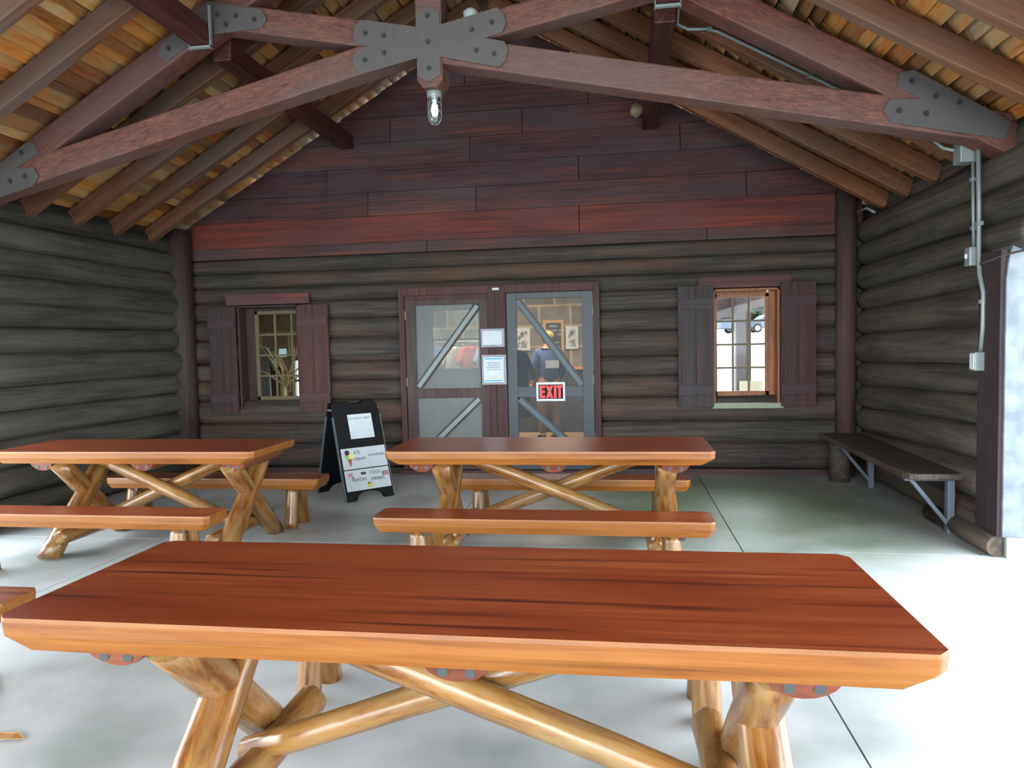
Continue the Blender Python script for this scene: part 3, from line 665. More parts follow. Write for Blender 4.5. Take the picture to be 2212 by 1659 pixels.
pipe('cable', [(2.47, 5.40, 1.98), (2.49, 5.2, 2.0), (2.49, 5.12, 2.01), (2.6, 4.6, 2.03), (2.62, 3.6, 2.06), (2.6, 2.0, 2.07)], .007, 'thin dark cable running from the switch across the bright opening', 'cable', plain('cable_sheath', (96, 90, 90), .6))
pipe('conduit', [(2.44, 7.9, 2.78), (2.44, 7.6, 2.76), (2.48, 7.5, 2.70)], .012, 'short bent grey conduit end in the far right corner under the rafters')

# shutters
def shutter(x0, x1, z0, z1, label, tint):
    r = tag(empty('shutter', ((x0 + x1) / 2, YB - .06, z0)), label, 'shutter', 'board shutters beside the windows')
    w = (x1 - x0) / 2; h = z1 - z0; b = MB()
    n = 2
    for k in range(n):
        a = -w + 2 * w * k / n; b.box((a + .001, -.012, 0), (a + 2 * w / n - .001, .015, h), 0, (tint[0] * random.uniform(.93, 1.07), tint[1], tint[2]))
    b.build('boards', M_redZ, r, None, .002)
    for zz in (.13, h - .25):
        b = MB(); b.box((-w + .003, -.034, zz), (w - .003, -.012, zz + .11), 0, (tint[0] * .92, tint[1] * .98, tint[2])); b.build('batten', M_redX, r, None, .003)
    return r
shutter(-4.925, -4.575, .73, 2.02, 'dark red board shutter left of the left window', (.8, .82, .85))
shutter(-3.785, -3.395, .73, 2.02, 'dark red board shutter right of the left window, above the sandwich board', (1.05, .9, .88))
shutter(.65, 1.035, .76, 2.09, 'grey-brown board shutter left of the right window', (.72, .95, 1.0))
shutter(1.735, 2.10, .76, 2.10, 'dark red board shutter right of the right window, next to the corner post', (.85, .78, .82))

# ------------------------------------------------------------------ lettering helper
def text_bm(body, size, ext=.001):
    cu = bpy.data.curves.new('t', 'FONT'); cu.body = body; cu.size = size; cu.align_x = 'CENTER'; cu.align_y = 'CENTER'; cu.extrude = ext; cu.resolution_u = 3
    o = bpy.data.objects.new('t', cu); COL.objects.link(o); dg = bpy.context.evaluated_depsgraph_get(); dg.update()
    me = bpy.data.meshes.new_from_object(o.evaluated_get(dg)); bpy.data.objects.remove(o); return me
def text(body, size, m, parent, M, sx=1.0, name='lettering'):
    me = text_bm(body, size); me.materials.clear(); me.materials.append(m)
    o = bpy.data.objects.new(name, me); COL.objects.link(o); o.parent = parent; o.matrix_basis = M @ Matrix.Diagonal((sx, 1, 1, 1)); return o
FACE = Matrix.Rotation(PI / 2, 4, 'X')          # text plane facing -Y
def poly(b, pts, y0, y1, mi=0): b.prism(pts, lambda p, d: (p[0], d, p[1]), y0, y1, mi)

# exit sign
E_ = tag(empty('exit_sign', (-.772, YB - .035, .948)), 'white bordered sign with red EXIT letters on the right screen door', 'sign')
b = MB(); b.box((-.165, -.008, -.108), (.165, 0, .108)); b.build('sign_board', M_white, E_, None, .003)
b = MB(); b.box((-.14, -.010, -.082), (.14, -.008, .082)); b.build('black_field', M_black, E_)
b = MB(); y0, y1 = -.013, -.010; H = .072; 
def rect(x0, z0, x1, z1): b.box((x0, y0, z0), (x1, y1, z1))
rect(-.128, -H, -.098, H); rect(-.098, H - .03, -.062, H); rect(-.098, -.014, -.066, .014); rect(-.098, -H, -.062, -H + .03)
poly(b, [(-.056, -H), (-.024, -H), (.030, H), (-.002, H)], y0, y1); poly(b, [(-.002, -H), (.030, -H), (-.024, H), (-.056, H)], y0 - .0003, y1)
rect(.038, -H, .066, H)
rect(.072, H - .03, .132, H); rect(.088, -H, .116, H - .03)
b.build('letters', M_red, E_)

# notices on the centre post
def notice(name, loc, w, h, label, sleeve):
    t = tag(empty(name, loc), label, 'notice')
    b = MB(); b.box((-w / 2 - .02, -.002, -h / 2 - .025), (w / 2 + .03, 0, h / 2 + .025)); b.build('clear_sleeve', sleeve, t)
    b = MB(); b.box((-w / 2, -.004, -h / 2), (w / 2, -.002, h / 2)); b.build('paper_sheet', M_paper, t); return t
M_sl = mat_screen('plastic_sleeve', (190, 194, 205), .35)
t = notice('notice', (-1.43, YB - .067, 1.575), .225, .16, 'small white landscape notice in a clear sleeve between the screen doors', M_sl)
b = MB()
for z, w in ((.045, .15), (.01, .09), (-.03, .14)): b.box((-w / 2, -.0055, z - .003), (w / 2, -.004, z + .003))
b.build('printed_lines', plain('pale_ink', (190, 200, 205), .6), t)
t = notice('notice', (-1.42, YB - .067, 1.21), .235, .29, 'white notice with blue bars at top and bottom, lower on the centre post', M_sl)
for z in (.125, -.125):
    b = MB(); b.box((-.10, -.0055, z - .007), (.10, -.004, z + .007)); b.build('blue_bar', M_blue, t)
b = MB()
for z, w in ((.078, .16), (.053, .13), (.029, .17), (.004, .165)):
    x = -w / 2
    while x < w / 2:
        l = random.uniform(.012, .035); b.box((x, -.0055, z - .004), (min(x + l, w / 2), -.004, z + .004)); x += l + .006
b.build('printed_lines', M_ink, t)
b = MB(); b.box((-.065, -.0052, -.065), (.065, -.004, -.018)); b.build('grey_block', plain('pale_block', (196, 206, 222), .6), t)
b = MB()
for x in (-.055, -.02, .02, .05): b.box((x - .012, -.0055, -.098), (x + .012, -.004, -.086))
b.build('yellow_words', M_yel, t)
b = MB(); b.box((-1.418, YB - .085, 2.115), (-1.335, YB - .055, 2.145)); tag(b.build('door_sensor', M_white, bevel=.008), 'tiny white rounded device above the centre post of the doors', 'sensor')

# ------------------------------------------------------------------ sandwich board
def sandwich():
    A = Vector((-2.59, 6.57, 0)); B = Vector((-2.225, 6.95, 0))          # front panel foot
    C = Vector((-3.10, 6.80, 0)); hgt = .955
    ux = (B - A).normalized(); wd = (B - A).length
    nrm = Vector((ux.y, -ux.x, 0))
    depth = .68; A.x -= .035; B.x -= .035; A.y -= .03; B.y -= .03
    root = tag(empty('sandwich_board', (A + B) / 2 - nrm * depth / 2), 'black folding sandwich board with white menu sheets, in front of the log wall', 'sandwich board')
    root.rotation_euler = (0, 0, math.atan2(ux.y, ux.x))
    # local: x along panel, -y toward viewer
    hw = wd / 2 - .01; tw = hw - .005; hd = depth / 2
    tilt = math.atan2(hd - .03, hgt); sl = math.hypot(hd - .03, hgt)
    out = {}
    for s, nm in ((-1, 'front'), (1, 'rear')):
        M = Matrix.Translation((0, s * hd, 0)) @ Matrix.Rotation(s * tilt, 4, 'X')
        b = MB()
        arch = [(hw * .55 * math.cos(PI * k / 10), .015 + .075 * math.sin(PI * k / 10)) for k in range(11)]
        pts = [(-hw, 0), (-hw * .62, 0)] + arch[::-1] + [(hw * .62, 0), (hw, 0), (tw + .005, sl - .14), (tw - .01, sl - .03), (tw - .04, sl), (.10, sl), (.08, sl - .025), (-.05, sl - .025), (-.07, sl), (-tw + .04, sl), (-tw, sl - .02), (-tw - .005, sl - .14)]
        b.prism(pts, lambda p, d: (p[0], d, p[1]), -.014, .014)
        o = b.build('panel', M_black, root, M, .004); out[s] = (o, M)
        b = MB()
        for q in (-1, 1): 
            e = [(q * (hw + .002), .0), (q * (hw + .014), .0), (q * (tw + .012), sl - .15), (q * (tw), sl - .15)]
            b.prism(e if q > 0 else e[::-1], lambda p, d: (p[0], d, p[1]), -.018, .018)
        b.build('edge_rail', M_grey, o, None, .003)
    o, M = out[-1]; y = -.0155
    def sheet(x0, z0, x1, z1, sk=0):
        b = MB(); b.prism([(x0, z0), (x1, z0), (x1, z1), (x0, z1)], lambda p, d: (p[0], d, p[1]), y - .002, y); return b.build('menu_sheet', M_paper, o)
    p1 = sheet(-.105, .615, .155, .865)
    text('Concession  Stand', .030, M_ink, p1, Matrix.Translation((.02, y - .003, .825)) @ FACE)
    p2 = sheet(-.235, .315, .243, .525)
    text('ICE', .046, M_inkd, p2, Matrix.Translation((-.07, y - .003, .475)) @ FACE)
    text('CREAM', .042, M_inkd, p2, Matrix.Translation((-.05, y - .003, .41)) @ FACE)
    text('SOUVENIRS', .034, M_inkd, p2, Matrix.Translation((.135, y - .003, .435)) @ FACE)
    # printed ice cream cone
    def blob(pts, c, yy, nm): b = MB(); b.prism(pts, lambda p, d: (p[0], d, p[1]), yy - .0006, yy); b.build(nm, plain('print_' + nm, c, .6), p2)
    circ = lambda cx, cz, r, n=14: [(cx + r * math.cos(2 * PI * k / n), cz + r * math.sin(2 * PI * k / n)) for k in range(n)]
    blob([(-.185, .425), (-.155, .335), (-.125, .43)], (150, 92, 60), y - .0022, 'cone')
    blob(circ(-.17, .445, .034), (150, 180, 96), y - .0028, 'green_scoop')
    blob(circ(-.135, .445, .03), (224, 208, 140), y - .0034, 'vanilla_scoop')
    blob(circ(-.175, .482, .026), (50, 34, 34), y - .0040, 'chocolate_scoop')
    p3 = sheet(-.235, .100, .243, .305)
    text('SNACKS', .042, M_inkd, p3, Matrix.Translation((-.09, y - .003, .205)) @ FACE)
    text('COLD', .042, M_inkd, p3, Matrix.Translation((.085, y - .003, .262)) @ FACE)
    text('DRINKS', .042, M_inkd, p3, Matrix.Translation((.11, y - .003, .195)) @ FACE)
    def pic(x0, z0, x1, z1, c, nm): b = MB(); b.prism([(x0, z0), (x1, z0), (x1, z1), (x0, z1)], lambda p, d: (p[0], d, p[1]), y - .0026, y - .002); b.build(nm, plain('print_' + nm, c, .6), p3)
    pic(-.195, .245, -.155, .275, (206, 120, 110), 'candy_picture'); pic(-.165, .225, -.145, .24, (80, 90, 110), 'candy_picture')
    pic(-.065, .25, -.01, .275, (70, 52, 56), 'chocolate_bar_picture'); pic(-.01, .12, .04, .165, (200, 190, 70), 'chips_picture'); pic(-.005, .15, .02, .17, (70, 90, 90), 'chips_picture')
    for k, c in enumerate(((96, 80, 84), (190, 80, 70), (120, 120, 130), (160, 60, 60))): pic(.165 + k * .018, .215, .178 + k * .018, .262, c, 'bottle_picture')
    pic(-.19, .13, -.185, .15, (180, 80, 70), 'candy_picture')
    for q in (-1, 1):
        b = MB(); b.tube([(q * (tw + .01), -.05, sl * .985 * math.cos(tilt) - .06), (q * (tw + .01), .05, sl * .985 * math.cos(tilt) - .06)], .012, 8); b.build('hinge', M_grey, root)
sandwich()

# ------------------------------------------------------------------ log picnic tables
def slab_mesh(L, Wd, z0, z1, under=.07, corner=.03, wavy=0, seed=0):
    """slab along x: top face material 0, sides/underside material 1; ends undercut"""
    n = 12; pts_t = []; 
    hx, hy = L / 2, Wd / 2
    def ring(dx, dy, z, amp):
        p = []
        for k in range(n + 1): x = -hx + corner + dx + (2 * hx - 2 * corner - 2 * dx) * k / n; p.append((x, -hy + dy + amp * mnoise.noise(Vector((x * 2.1, seed, z))), z))
        p.append((hx - dx, -hy + corner + dy, z)); p.append((hx - dx, hy - corner - dy, z))
        for k in range(n, -1, -1): x = -hx + corner + dx + (2 * hx - 2 * corner - 2 * dx) * k / n; p.append((x, hy - dy + amp * mnoise.noise(Vector((x * 2.1, seed + 5, z))), z))
        p.append((-hx + dx, hy - corner - dy, z)); p.append((-hx + dx, -hy + corner + dy, z))
        return p
    h = z1 - z0
    rings = [ring(.002, .002, z1, 0), ring(0, 0, z1 - .012, 0), ring(.004, .0, z0 + h * .45, wavy * .4), ring(under, .012, z0, wavy)]
    m = len(rings[0]); b = MB()
    b.add(rings[0], [tuple(range(m))], 0)
    vs = [v for r in rings for v in r]
    fs = [(i * m + k, (i + 1) * m + k, (i + 1) * m + (k + 1) % m, i * m + (k + 1) % m) for i in range(3) for k in range(m)]
    b.add(vs, fs, 1)
    b.add(rings[3], [tuple(range(m))[::-1]], 1)
    return b
def half_log(name, x, y0, y1, r, zt, parent, m):
    b = MB(); n = 10
    def ringy(y, k): return [(x + r * k * math.cos(PI + PI * i / n), y, zt + r * .72 * k * math.sin(PI + PI * i / n)) for i in range(n + 1)]
    a0 = ringy(y0, .97); a1 = ringy(y0 + .01, 1); a2 = ringy(y1 - .01, 1); a3 = ringy(y1, .97); m_ = n + 1
    # slanted front end
    a0 = [(p[0], y0 + (zt - p[2]) * .35, p[2]) for p in a0]; a1 = [(p[0], y0 + .01 + (zt - p[2]) * .35, p[2]) for p in a1]
    vs = a0 + a1 + a2 + a3; fs = [tuple(range(m_)), tuple(range(3 * m_, 4 * m_))[::-1]]
    for i in range(3):
        for k in range(m_ - 1): fs.append((i * m_ + k, i * m_ + k + 1, (i + 1) * m_ + k + 1, (i + 1) * m_ + k))
        fs.append((i * m_ + m_ - 1, i * m_, (i + 1) * m_, (i + 1) * m_ + m_ - 1))
    b.add(vs, fs, 0, (1, 1, 1)); o = b.build(name, m, parent)
    for q in (-.036, .036):
        c = MB(); zz = zt - r * .36; yy = y0 + r * .36 * .35
        c.tube([(x + q, yy - .004, zz), (x + q, yy + .01, zz)], .014, 10); c.build('bolt', M_bolt, o)
    return o
def picnic_table(x0, x1, y0, y1, frames, label, zt=.78, seed=0, dtints=(1, 1, 1)):
    cx, cy = (x0 + x1) / 2, (y0 + y1) / 2; L, Wd = x1 - x0, y1 - y0
    root = tag(empty('picnic_table', (cx, cy, 0)), label, 'picnic table', 'varnished log picnic tables'); random.seed(seed + 11)
    slab_mesh(L, Wd, zt - .09, zt, .075, .03, .008, seed).build('tabletop', [M_top, M_edge], root, None, .006, 2)
    zb = zt - .088
    fx = [f - cx for f in frames]; mid = sum(fx) / 2 + .02
    for x in (fx[0] - .12, mid, fx[1] + .05): half_log('cleat', x, -Wd / 2 + .05, Wd / 2 - .06, .092, zb, root, M_cleat)
    for i, x in enumerate(fx):
        o = .0
        logp('leg', (x, -.26, zb - .005), (x - .01, .43, .0), .072, .066, M_leg, root, .14, 18, seed + i * 3.1)
        logp('leg', (x + .005, .26, zb - .005), (x + .01, -.43, .0), .068, .075, M_leg, root, .14, 18, seed + i * 5.3 + 2)
        s = 1 if i == 0 else -1
        logp('crossbar', (x + s * .085, -.40, .15), (x + s * .085, .47, .15), .055, .058, M_leg, root, .14, 16, seed + i, taper=1)
    a, c = fx
    logp('brace', (a + .15, -.03, zb), (c - .02, -.03, .16), .054, .046, M_leg, root, .10, 16, seed + 9)
    logp('brace', (c - .13, .075, zb), (a + .02, .075, .16), .052, .046, M_leg, root, .10, 16, seed + 13)
    return root
picnic_table(-1.715, .74, 1.70, 2.48, (-1.27, .38), 'nearest picnic table, its red-brown top filling the foreground', seed=1)
picnic_table(-1.61, .612, 4.715, 5.465, (-1.24, .31), 'picnic table in the middle distance in front of the screen doors', seed=2)
picnic_table(-4.68, -2.565, 4.70, 5.40, (-4.17, -2.80), 'picnic table at the far left, cut off by the left edge of the photo', seed=3)
def bench(x0, x1, y0, y1, zt, label, seed, pos=(.22, .22), th=.09):
    cx, cy = (x0 + x1) / 2, (y0 + y1) / 2; L, Wd = x1 - x0, y1 - y0
    root = tag(empty('log_bench', (cx, cy, 0)), label, 'bench', 'varnished log benches')
    slab_mesh(L, Wd, zt - th, zt, .03, .025, .01, seed).build('seat', [M_top, M_edge], root, None, .008, 2)
    zb = zt - th + .004
    for i, x in enumerate((-L / 2 + pos[0], L / 2 - pos[1])):
        half_log('cleat', x + .02, -Wd / 2 + .03, Wd / 2 - .03, .05, zb, root, M_cleat)
        logp('leg', (x, -Wd / 2 + .075, zb), (x, -Wd / 2 + .02, 0), .05, .056, M_leg, root, .12, 14, seed + i)
        logp('leg', (x, Wd / 2 - .075, zb), (x, Wd / 2 - .02, 0), .05, .056, M_leg, root, .12, 14, seed + i + 4)
        logp('crossbar', (x, -Wd / 2 + .03, .17), (x, Wd / 2 - .03, .17), .032, .032, M_leg, root, .1, 10, seed + 8)
    s = L / 2
    return root
bench(-1.50, .535, 4.13, 4.40, .465, 'log bench on the near side of the middle picnic table', 21, (.27, .24))
bench(-1.34, .54, 5.62, 5.88, .42, 'log bench beyond the middle picnic table, mostly hidden by it', 22, (.2, .24))
bench(-4.9, -2.56, 4.11, 4.36, .46, 'log bench on the near side of the left picnic table', 23, (.55, .25))
bench(-4.42, -2.47, 5.57, 5.84, .42, 'log bench beyond the left picnic table, its pale left end lit by daylight', 24, (.22, .26))
bench(-1.62, .62, 2.78, 3.04, .44, 'log bench behind the nearest picnic table, only its legs showing under the top', 25, (.3, .3))
bench(-4.8, -2.62, 2.62, 2.86, .44, 'log bench at the left edge, just its end showing past the nearest table', 26, (.5, .3))

# fixed plank bench along the right wall
r = tag(empty('wall_bench', (2.3, 6.8, 0)), 'dark plank bench fixed along the right log wall', 'bench')
b = MB(); z0, z1 = .43, .48
pts = [(2.52, 5.62), (2.52, 8.0), (2.10, 8.0), (2.09, 5.70), (2.12, 5.64), (2.17, 5.61)]
b.prism([(p[0] - 2.3, p[1] - 6.8) for p in pts], lambda p, d: (p[0], p[1], d), z0, z1, 0); b.build('seat_plank', M_bench, r, None, .01, 3)
M_brk = plain('painted_bracket', (96, 104, 118), .5)
for yy in (5.78, 7.5):
    b = MB(); b.box((.13, yy - 6.8 - .03, 0), (.18, yy - 6.8 + .03, z0)); b.build('leg', M_brk, r, None, .004)
    beam('strut', (-.13, yy - 6.8, z0 - .01), (.15, yy - 6.8, .06), .03, .03, M_brk, r)
    b = MB(); b.box((-.17, yy - 6.8 - .02, z0 - .03), (.18, yy - 6.8 + .02, z0)); b.build('bearer', M_brk, r, None, .003)
b = MB(); b.tube([(2.26, 7.82, .0), (2.26, 7.82, .22), (2.26, 7.82, .425)], .10, 14, 0, (1, .95, .9), True, .1)
tag(b.build('log_stump', M_logY), 'short log stump under the far end of the wall bench', 'log')
# dry leaf on the floor
b = MB()
lp = [(-.06, 0, .008), (-.02, -.022, .014), (.03, -.018, .02), (.06, .004, .006), (.025, .02, .016), (-.02, .016, .012)]
b.add(lp + [(p[0], p[1], p[2] - .002) for p in lp], [tuple(range(6)), tuple(range(6, 12))[::-1]] + [(i, (i + 1) % 6, 6 + (i + 1) % 6, 6 + i) for i in range(6)])
o = b.build('dry_leaf', plain('leaf_brown', (176, 130, 78), .8)); o.location = (-2.40, 2.40, 0); o.scale = (1.5, 1.5, 1); tag(o, 'curled brown dry leaf on the concrete at the lower left', 'leaf')

# ================================================================== INSIDE THE SHOP (seen through doors and windows)
YS = 12.58
def framed(name, x0, x1, z0, z1, fm, m, label, cat):
    t = tag(empty(name, ((x0 + x1) / 2, YS, (z0 + z1) / 2)), label, cat); w, h = (x1 - x0) / 2, (z1 - z0) / 2
    b = MB(); b.box((-w, -.02, -h), (w, .02, h)); b.build('frame', fm, t, None, .004)
    b = MB(); b.box((-w + .05, -.026, -h + .05), (w - .05, -.02, h - .05)); b.build('panel', m, t); return t, w, h
P = lambda px, py: at(px, py, Y=YS)
a, c = P(1173, 692), P(1219, 752)
t, w, h = framed('menu_board', a.x, c.x, c.z - .1, a.z, plain('oak_frame', (190, 150, 96), .6), plain('slate', (60, 62, 60), .7), 'black menu board with white lettering on the block wall inside the shop', 'menu board')
for k, (s, x) in enumerate((('MENU', 0), ('HOT DOG  2.50', 0), ('SODA  1.50', 0), ('', 0), ('CANDY', 0), ('ICE  1.75', 0), ('CHIPS  1.00', 0))):
    if s: text(s, .055, M_white, t, Matrix.Translation((x, -.03, h - .11 - k * .072)) @ FACE)
M_ph1 = mat_noise('photo_print', (60, 66, 70), (210, 214, 222), 14, .6)
for (xa, ya, xb, yb, lab) in ((1112, 709, 1146, 757, 'pale photographic poster left of the menu board inside the shop'), (1222, 705, 1250, 754, 'pale photographic poster right of the menu board inside the shop')):
    a, c = P(xa, ya), P(xb, yb); framed('poster', a.x, c.x, c.z, a.z, M_paper, M_ph1, lab, 'poster')
# counter below
b = MB(); b.box((-3.2, 12.0, 0), (.7, 12.55, 1.05)); r_ = b.build('shop_counter', plain('dark_counter', (52, 48, 46), .5), None, None, .01)
tag(r_, 'long dark shop counter against the block wall', 'counter')
b = MB(); b.box((-3.25, 11.95, 1.05), (.75, 12.57, 1.09)); b.build('worktop', plain('pine_top', (176, 120, 78), .4), r_, None, .005)
def goods(x, y, z, kind, c, label):
    t = tag(empty('plush_toy' if kind == 0 else 'jar', (x, y, z)), label, 'toy' if kind == 0 else 'jar'); m = plain('goods', c, .7)
    b = MB()
    if kind == 0:
        b.tube([(0, 0, 0), (0, 0, .06), (0, 0, .14), (0, 0, .2)], [.07, .1, .09, .05], 14); b.build('body', m, t)
        b = MB(); b.tube([(0, 0, .18), (0, 0, .22), (0, 0, .28), (0, 0, .33)], [.04, .08, .08, .03], 14); h_ = b.build('head', m, t)
        b = MB(); b.tube([(-.03, -.07, .27), (-.03, -.085, .27)], .014, 8); b.tube([(.03, -.07, .27), (.03, -.085, .27)], .014, 8); b.build('eyes', M_black, h_)
    else:
        b.tube([(0, 0, 0), (0, 0, .18), (0, 0, .21)], [.08, .08, .06], 14); b.build('jar_body', m, t)
        b = MB(); b.tube([(0, 0, .21), (0, 0, .24)], .065, 14); b.build('lid', M_white, t)
goods(-1.05, 12.2, 1.09, 0, (216, 206, 196), 'small white plush toy on the counter left of the person')
goods(.12, 12.2, 1.09, 1, (206, 196, 180), 'pale jar on the counter to the right of the person')
# clothes racks
M_cols = [plain('shirt_%d' % i, c, .8) for i, c in enumerate(((204, 96, 86), (72, 96, 150), (190, 190, 196), (176, 74, 66), (120, 140, 170), (214, 150, 140)))]
def garment(x, y, z, w, h, m, label, rot=0, nm='shirt', grp=None):
    t = tag(empty(nm, (x, y, z), rot), label, 'clothing', grp)
    b = MB(); n = 10
    pts = [(-w * .5, 0), (w * .5, 0), (w * .47, h * .72), (w * .62, h * .55), (w * .74, h * .64), (w * .42, h * .97), (w * .14, h), (0, h * .95), (-w * .14, h), (-w * .42, h * .97), (-w * .74, h * .64), (-w * .62, h * .55), (-w * .47, h * .72)]
    b.prism(pts, lambda p, d: (p[0], d * (1 - .5 * abs(p[0]) / w), p[1]), -.05, .05); b.build('garment', m, t, None, .012)
    b = MB(); b.tube([(0, 0, h * .95), (0, 0, h + .05), (.02, 0, h + .08), (.035, 0, h + .05)], .004, 6); b.build('hanger_hook', M_galv, t)
    return t
rk = tag(empty('clothes_rack', (-2.6, 10.6, 0)), 'metal clothes rail inside behind the left screen door', 'clothes rack')
b = MB(); b.tube([(-.6, 0, 1.55), (.9, 0, 1.55)], .014, 8); b.build('rail', M_galv, rk)
for x in (-.58, .88):
    b = MB(); b.tube([(x, 0, 0), (x, 0, 1.56)], .014, 8); b.build('upright', M_galv, rk)
lbl = ['red shirt at the left of the clothes rail', 'blue shirt in the middle of the clothes rail', 'pale shirt beside the blue shirt on the rail', 'dark red shirt right of the pale shirt on the rail', 'light blue shirt second from the right on the rail', 'pink shirt at the right of the clothes rail']
for k in range(6): garment(-3.0 + k * .26, 10.6, .86, .42, .62, M_cols[k], lbl[k], 1.1, grp='shirts on the rail behind the left screen door')
a = at(1120, 790, Y=9.6)
garment(a.x - .06, 9.6, .5, .42, .92, plain('dark_coat', (44, 44, 62), .8), 'dark coat hanging just inside the right screen door', .5, 'coat')
garment(-5.0, 9.3, .75, .45, .8, plain('grey_smock', (120, 130, 140), .8), 'grey garment hanging inside the left window', .3, 'smock')
garment(-5.0, 9.75, .7, .45, .75, plain('brown_smock', (86, 74, 58), .8), 'brown garment hanging beside the grey one inside the left window', -.3, 'smock')
# branches/antlers and white card in the left window
b = MB(); random.seed(5)
base = Vector((-4.42, 9.0, 1.0))
for k in range(9):
    d = Vector((random.uniform(-.5, .5), random.uniform(-.2, .2), random.uniform(.2, .6))); m_ = base + d * .5
    b.tube([base + Vector((random.uniform(-.05, .05), 0, 0)), m_ + Vector((.04, 0, .02)), base + d], [.016, .012, .004], 6)
b.tube([(-4.42, 9.0, .0), (-4.42, 9.0, 1.02)], [.09, .03], 12)
tag(b.build('antler_display', plain('antler', (176, 164, 130), .6)), 'pale branching antler display inside the left window', 'antlers')
b = MB(); b.box((-.05, -.003, -.05), (.05, .003, .05)); o = b.build('window_card', plain('card', (176, 200, 200), .7)); o.location = at(611, 762, Y=YB + .18) + Vector((0, 0, 0)); tag(o, 'small square pale card stuck inside the left window', 'card')
b = MB(); b.box((-.26, -.26, 0), (.26, .26, .66)); o = b.build('display_crate', mat_noise('crate_wood', (150, 136, 90), (176, 160, 112), 6)); o.location = (-4.92, 10.2, 0); tag(o, 'pale wooden crate on the shop floor behind the left window', 'crate')
# rear shop window: sash only, daylight beyond
wq, hq = qb.x - qa.x, qb.z - qa.z
r = struct(empty('window_3', (qa.x, 12.6, qa.z))); b = MB(); mz = at(640, 822, Y=12.6).z - qa.z
for p, q in (((0, -.02, 0), (.05, .1, hq)), ((wq - .05, -.02, 0), (wq, .1, hq)), ((0, -.02, hq - .05), (wq, .1, hq)), ((0, -.02, 0), (wq, .1, .04)), ((0, -.02, mz - .02), (wq, .08, mz + .02)), ((.14, -.01, mz), (.17, .08, hq))): b.box(p, q)
b.build('window_frame', M_mull, r, None, .003)
b = MB(); b.box((.04, .03, .04), (wq - .04, .034, hq - .04)); b.build('glass_pane', M_glass, r)

# person with cap and blue jacket
PX = at(1185, 800, Y=11.0)
def skin_mesh(name, verts, edges, radii, m, parent, root=0, sub=2):
    me = bpy.data.meshes.new(name); me.from_pydata(verts, edges, []); me.materials.append(m)
    o = bpy.data.objects.new(name, me); COL.objects.link(o); o.parent = parent
    sk = o.modifiers.new('skin', 'SKIN'); sk.use_smooth_shade = True
    for i, r_ in enumerate(radii):
        sv = me.skin_vertices[0].data[i]; sv.radius = r_ if isinstance(r_, tuple) else (r_, r_); sv.use_root = (i == root)
    ss = o.modifiers.new('sub', 'SUBSURF'); ss.levels = sub; ss.render_levels = sub
    return o
pr = tag(empty('person', (PX.x, 11.0, 0), .5), 'person in a tan cap and blue jacket, back turned, behind the right screen door', 'person')
M_skin = plain('skin', (196, 146, 118), .6); M_jkt = plain('blue_jacket', (62, 84, 128), .8); M_trs = plain('brown_trousers', (112, 92, 66), .8); M_hair = plain('grey_hair', (110, 98, 84), .8)
body_v = [(0, 0, .92), (0, 0, 1.15), (0, 0, 1.34), (0, -.01, 1.43), (0, .01, 1.53), (0, .02, 1.62),
          (.17, 0, 1.36), (.24, .02, 1.10), (.22, .18, .93), (.20, .25, .88),
          (-.17, 0, 1.36), (-.25, .02, 1.10), (-.22, .16, .92), (-.2, .23, .87),
          (.09, 0, .86), (.10, .01, .48), (.10, -.01, .07), (.11, .12, .04), (-.09, 0, .86), (-.11, .01, .48), (-.11, -.01, .07), (-.12, .12, .04)]
body_e = [(0, 1), (1, 2), (2, 3), (3, 4), (4, 5), (2, 6), (6, 7), (7, 8), (8, 9), (2, 10), (10, 11), (11, 12), (12, 13), (0, 14), (14, 15), (15, 16), (16, 17), (0, 18), (18, 19), (19, 20), (20, 21)]
body_r = [(.15, .11), (.14, .10), (.15, .1), .055, .085, .075, .06, .045, .032, .035, .06, .045, .032, .035, .09, .06, .04, .04, .09, .06, .04, .04]
bo = skin_mesh('body', body_v, body_e, body_r, M_skin, pr)
jv = [(0, 0, .86), (0, 0, 1.12), (0, 0, 1.33), (0, 0, 1.42), (.18, 0, 1.36), (.25, .02, 1.10), (.23, .17, .95), (-.18, 0, 1.36), (-.26, .02, 1.10), (-.23, .15, .94)]
je = [(0, 1), (1, 2), (2, 3), (2, 4), (4, 5), (5, 6), (2, 7), (7, 8), (8, 9)]
skin_mesh('jacket', jv, je, [(.20, .15), (.18, .14), (.18, .13), (.075, .075), .08, .065, .05, .08, .065, .05], M_jkt, pr)
tv = [(0, 0, .95), (.1, 0, .82), (.11, .01, .48), (.11, -.01, .1), (-.1, 0, .82), (-.12, .01, .48), (-.12, -.01, .1)]
skin_mesh('trousers', tv, [(0, 1), (1, 2), (2, 3), (0, 4), (4, 5), (5, 6)], [(.17, .13), .105, .08, .07, .105, .08, .07], M_trs, pr)
b = MB(); b.tube([(0, .01, 1.50), (0, .0, 1.54), (0, .0, 1.60), (0, .0, 1.62)], [.07, .093, .10, .085], 16); b.build('hair', M_hair, pr)
b = MB(); b.tube([(0, .01, 1.585), (0, .01, 1.62), (0, .01, 1.665), (0, .01, 1.69)], [.104, .106, .085, .03], 18)
b.prism([(-.07, .09), (.07, .09), (.06, .17), (0, .19), (-.06, .17)], lambda p, d: (p[0], p[1], d), 1.588, 1.596); b.build('cap', plain('tan_cap', (150, 126, 88), .8), pr)
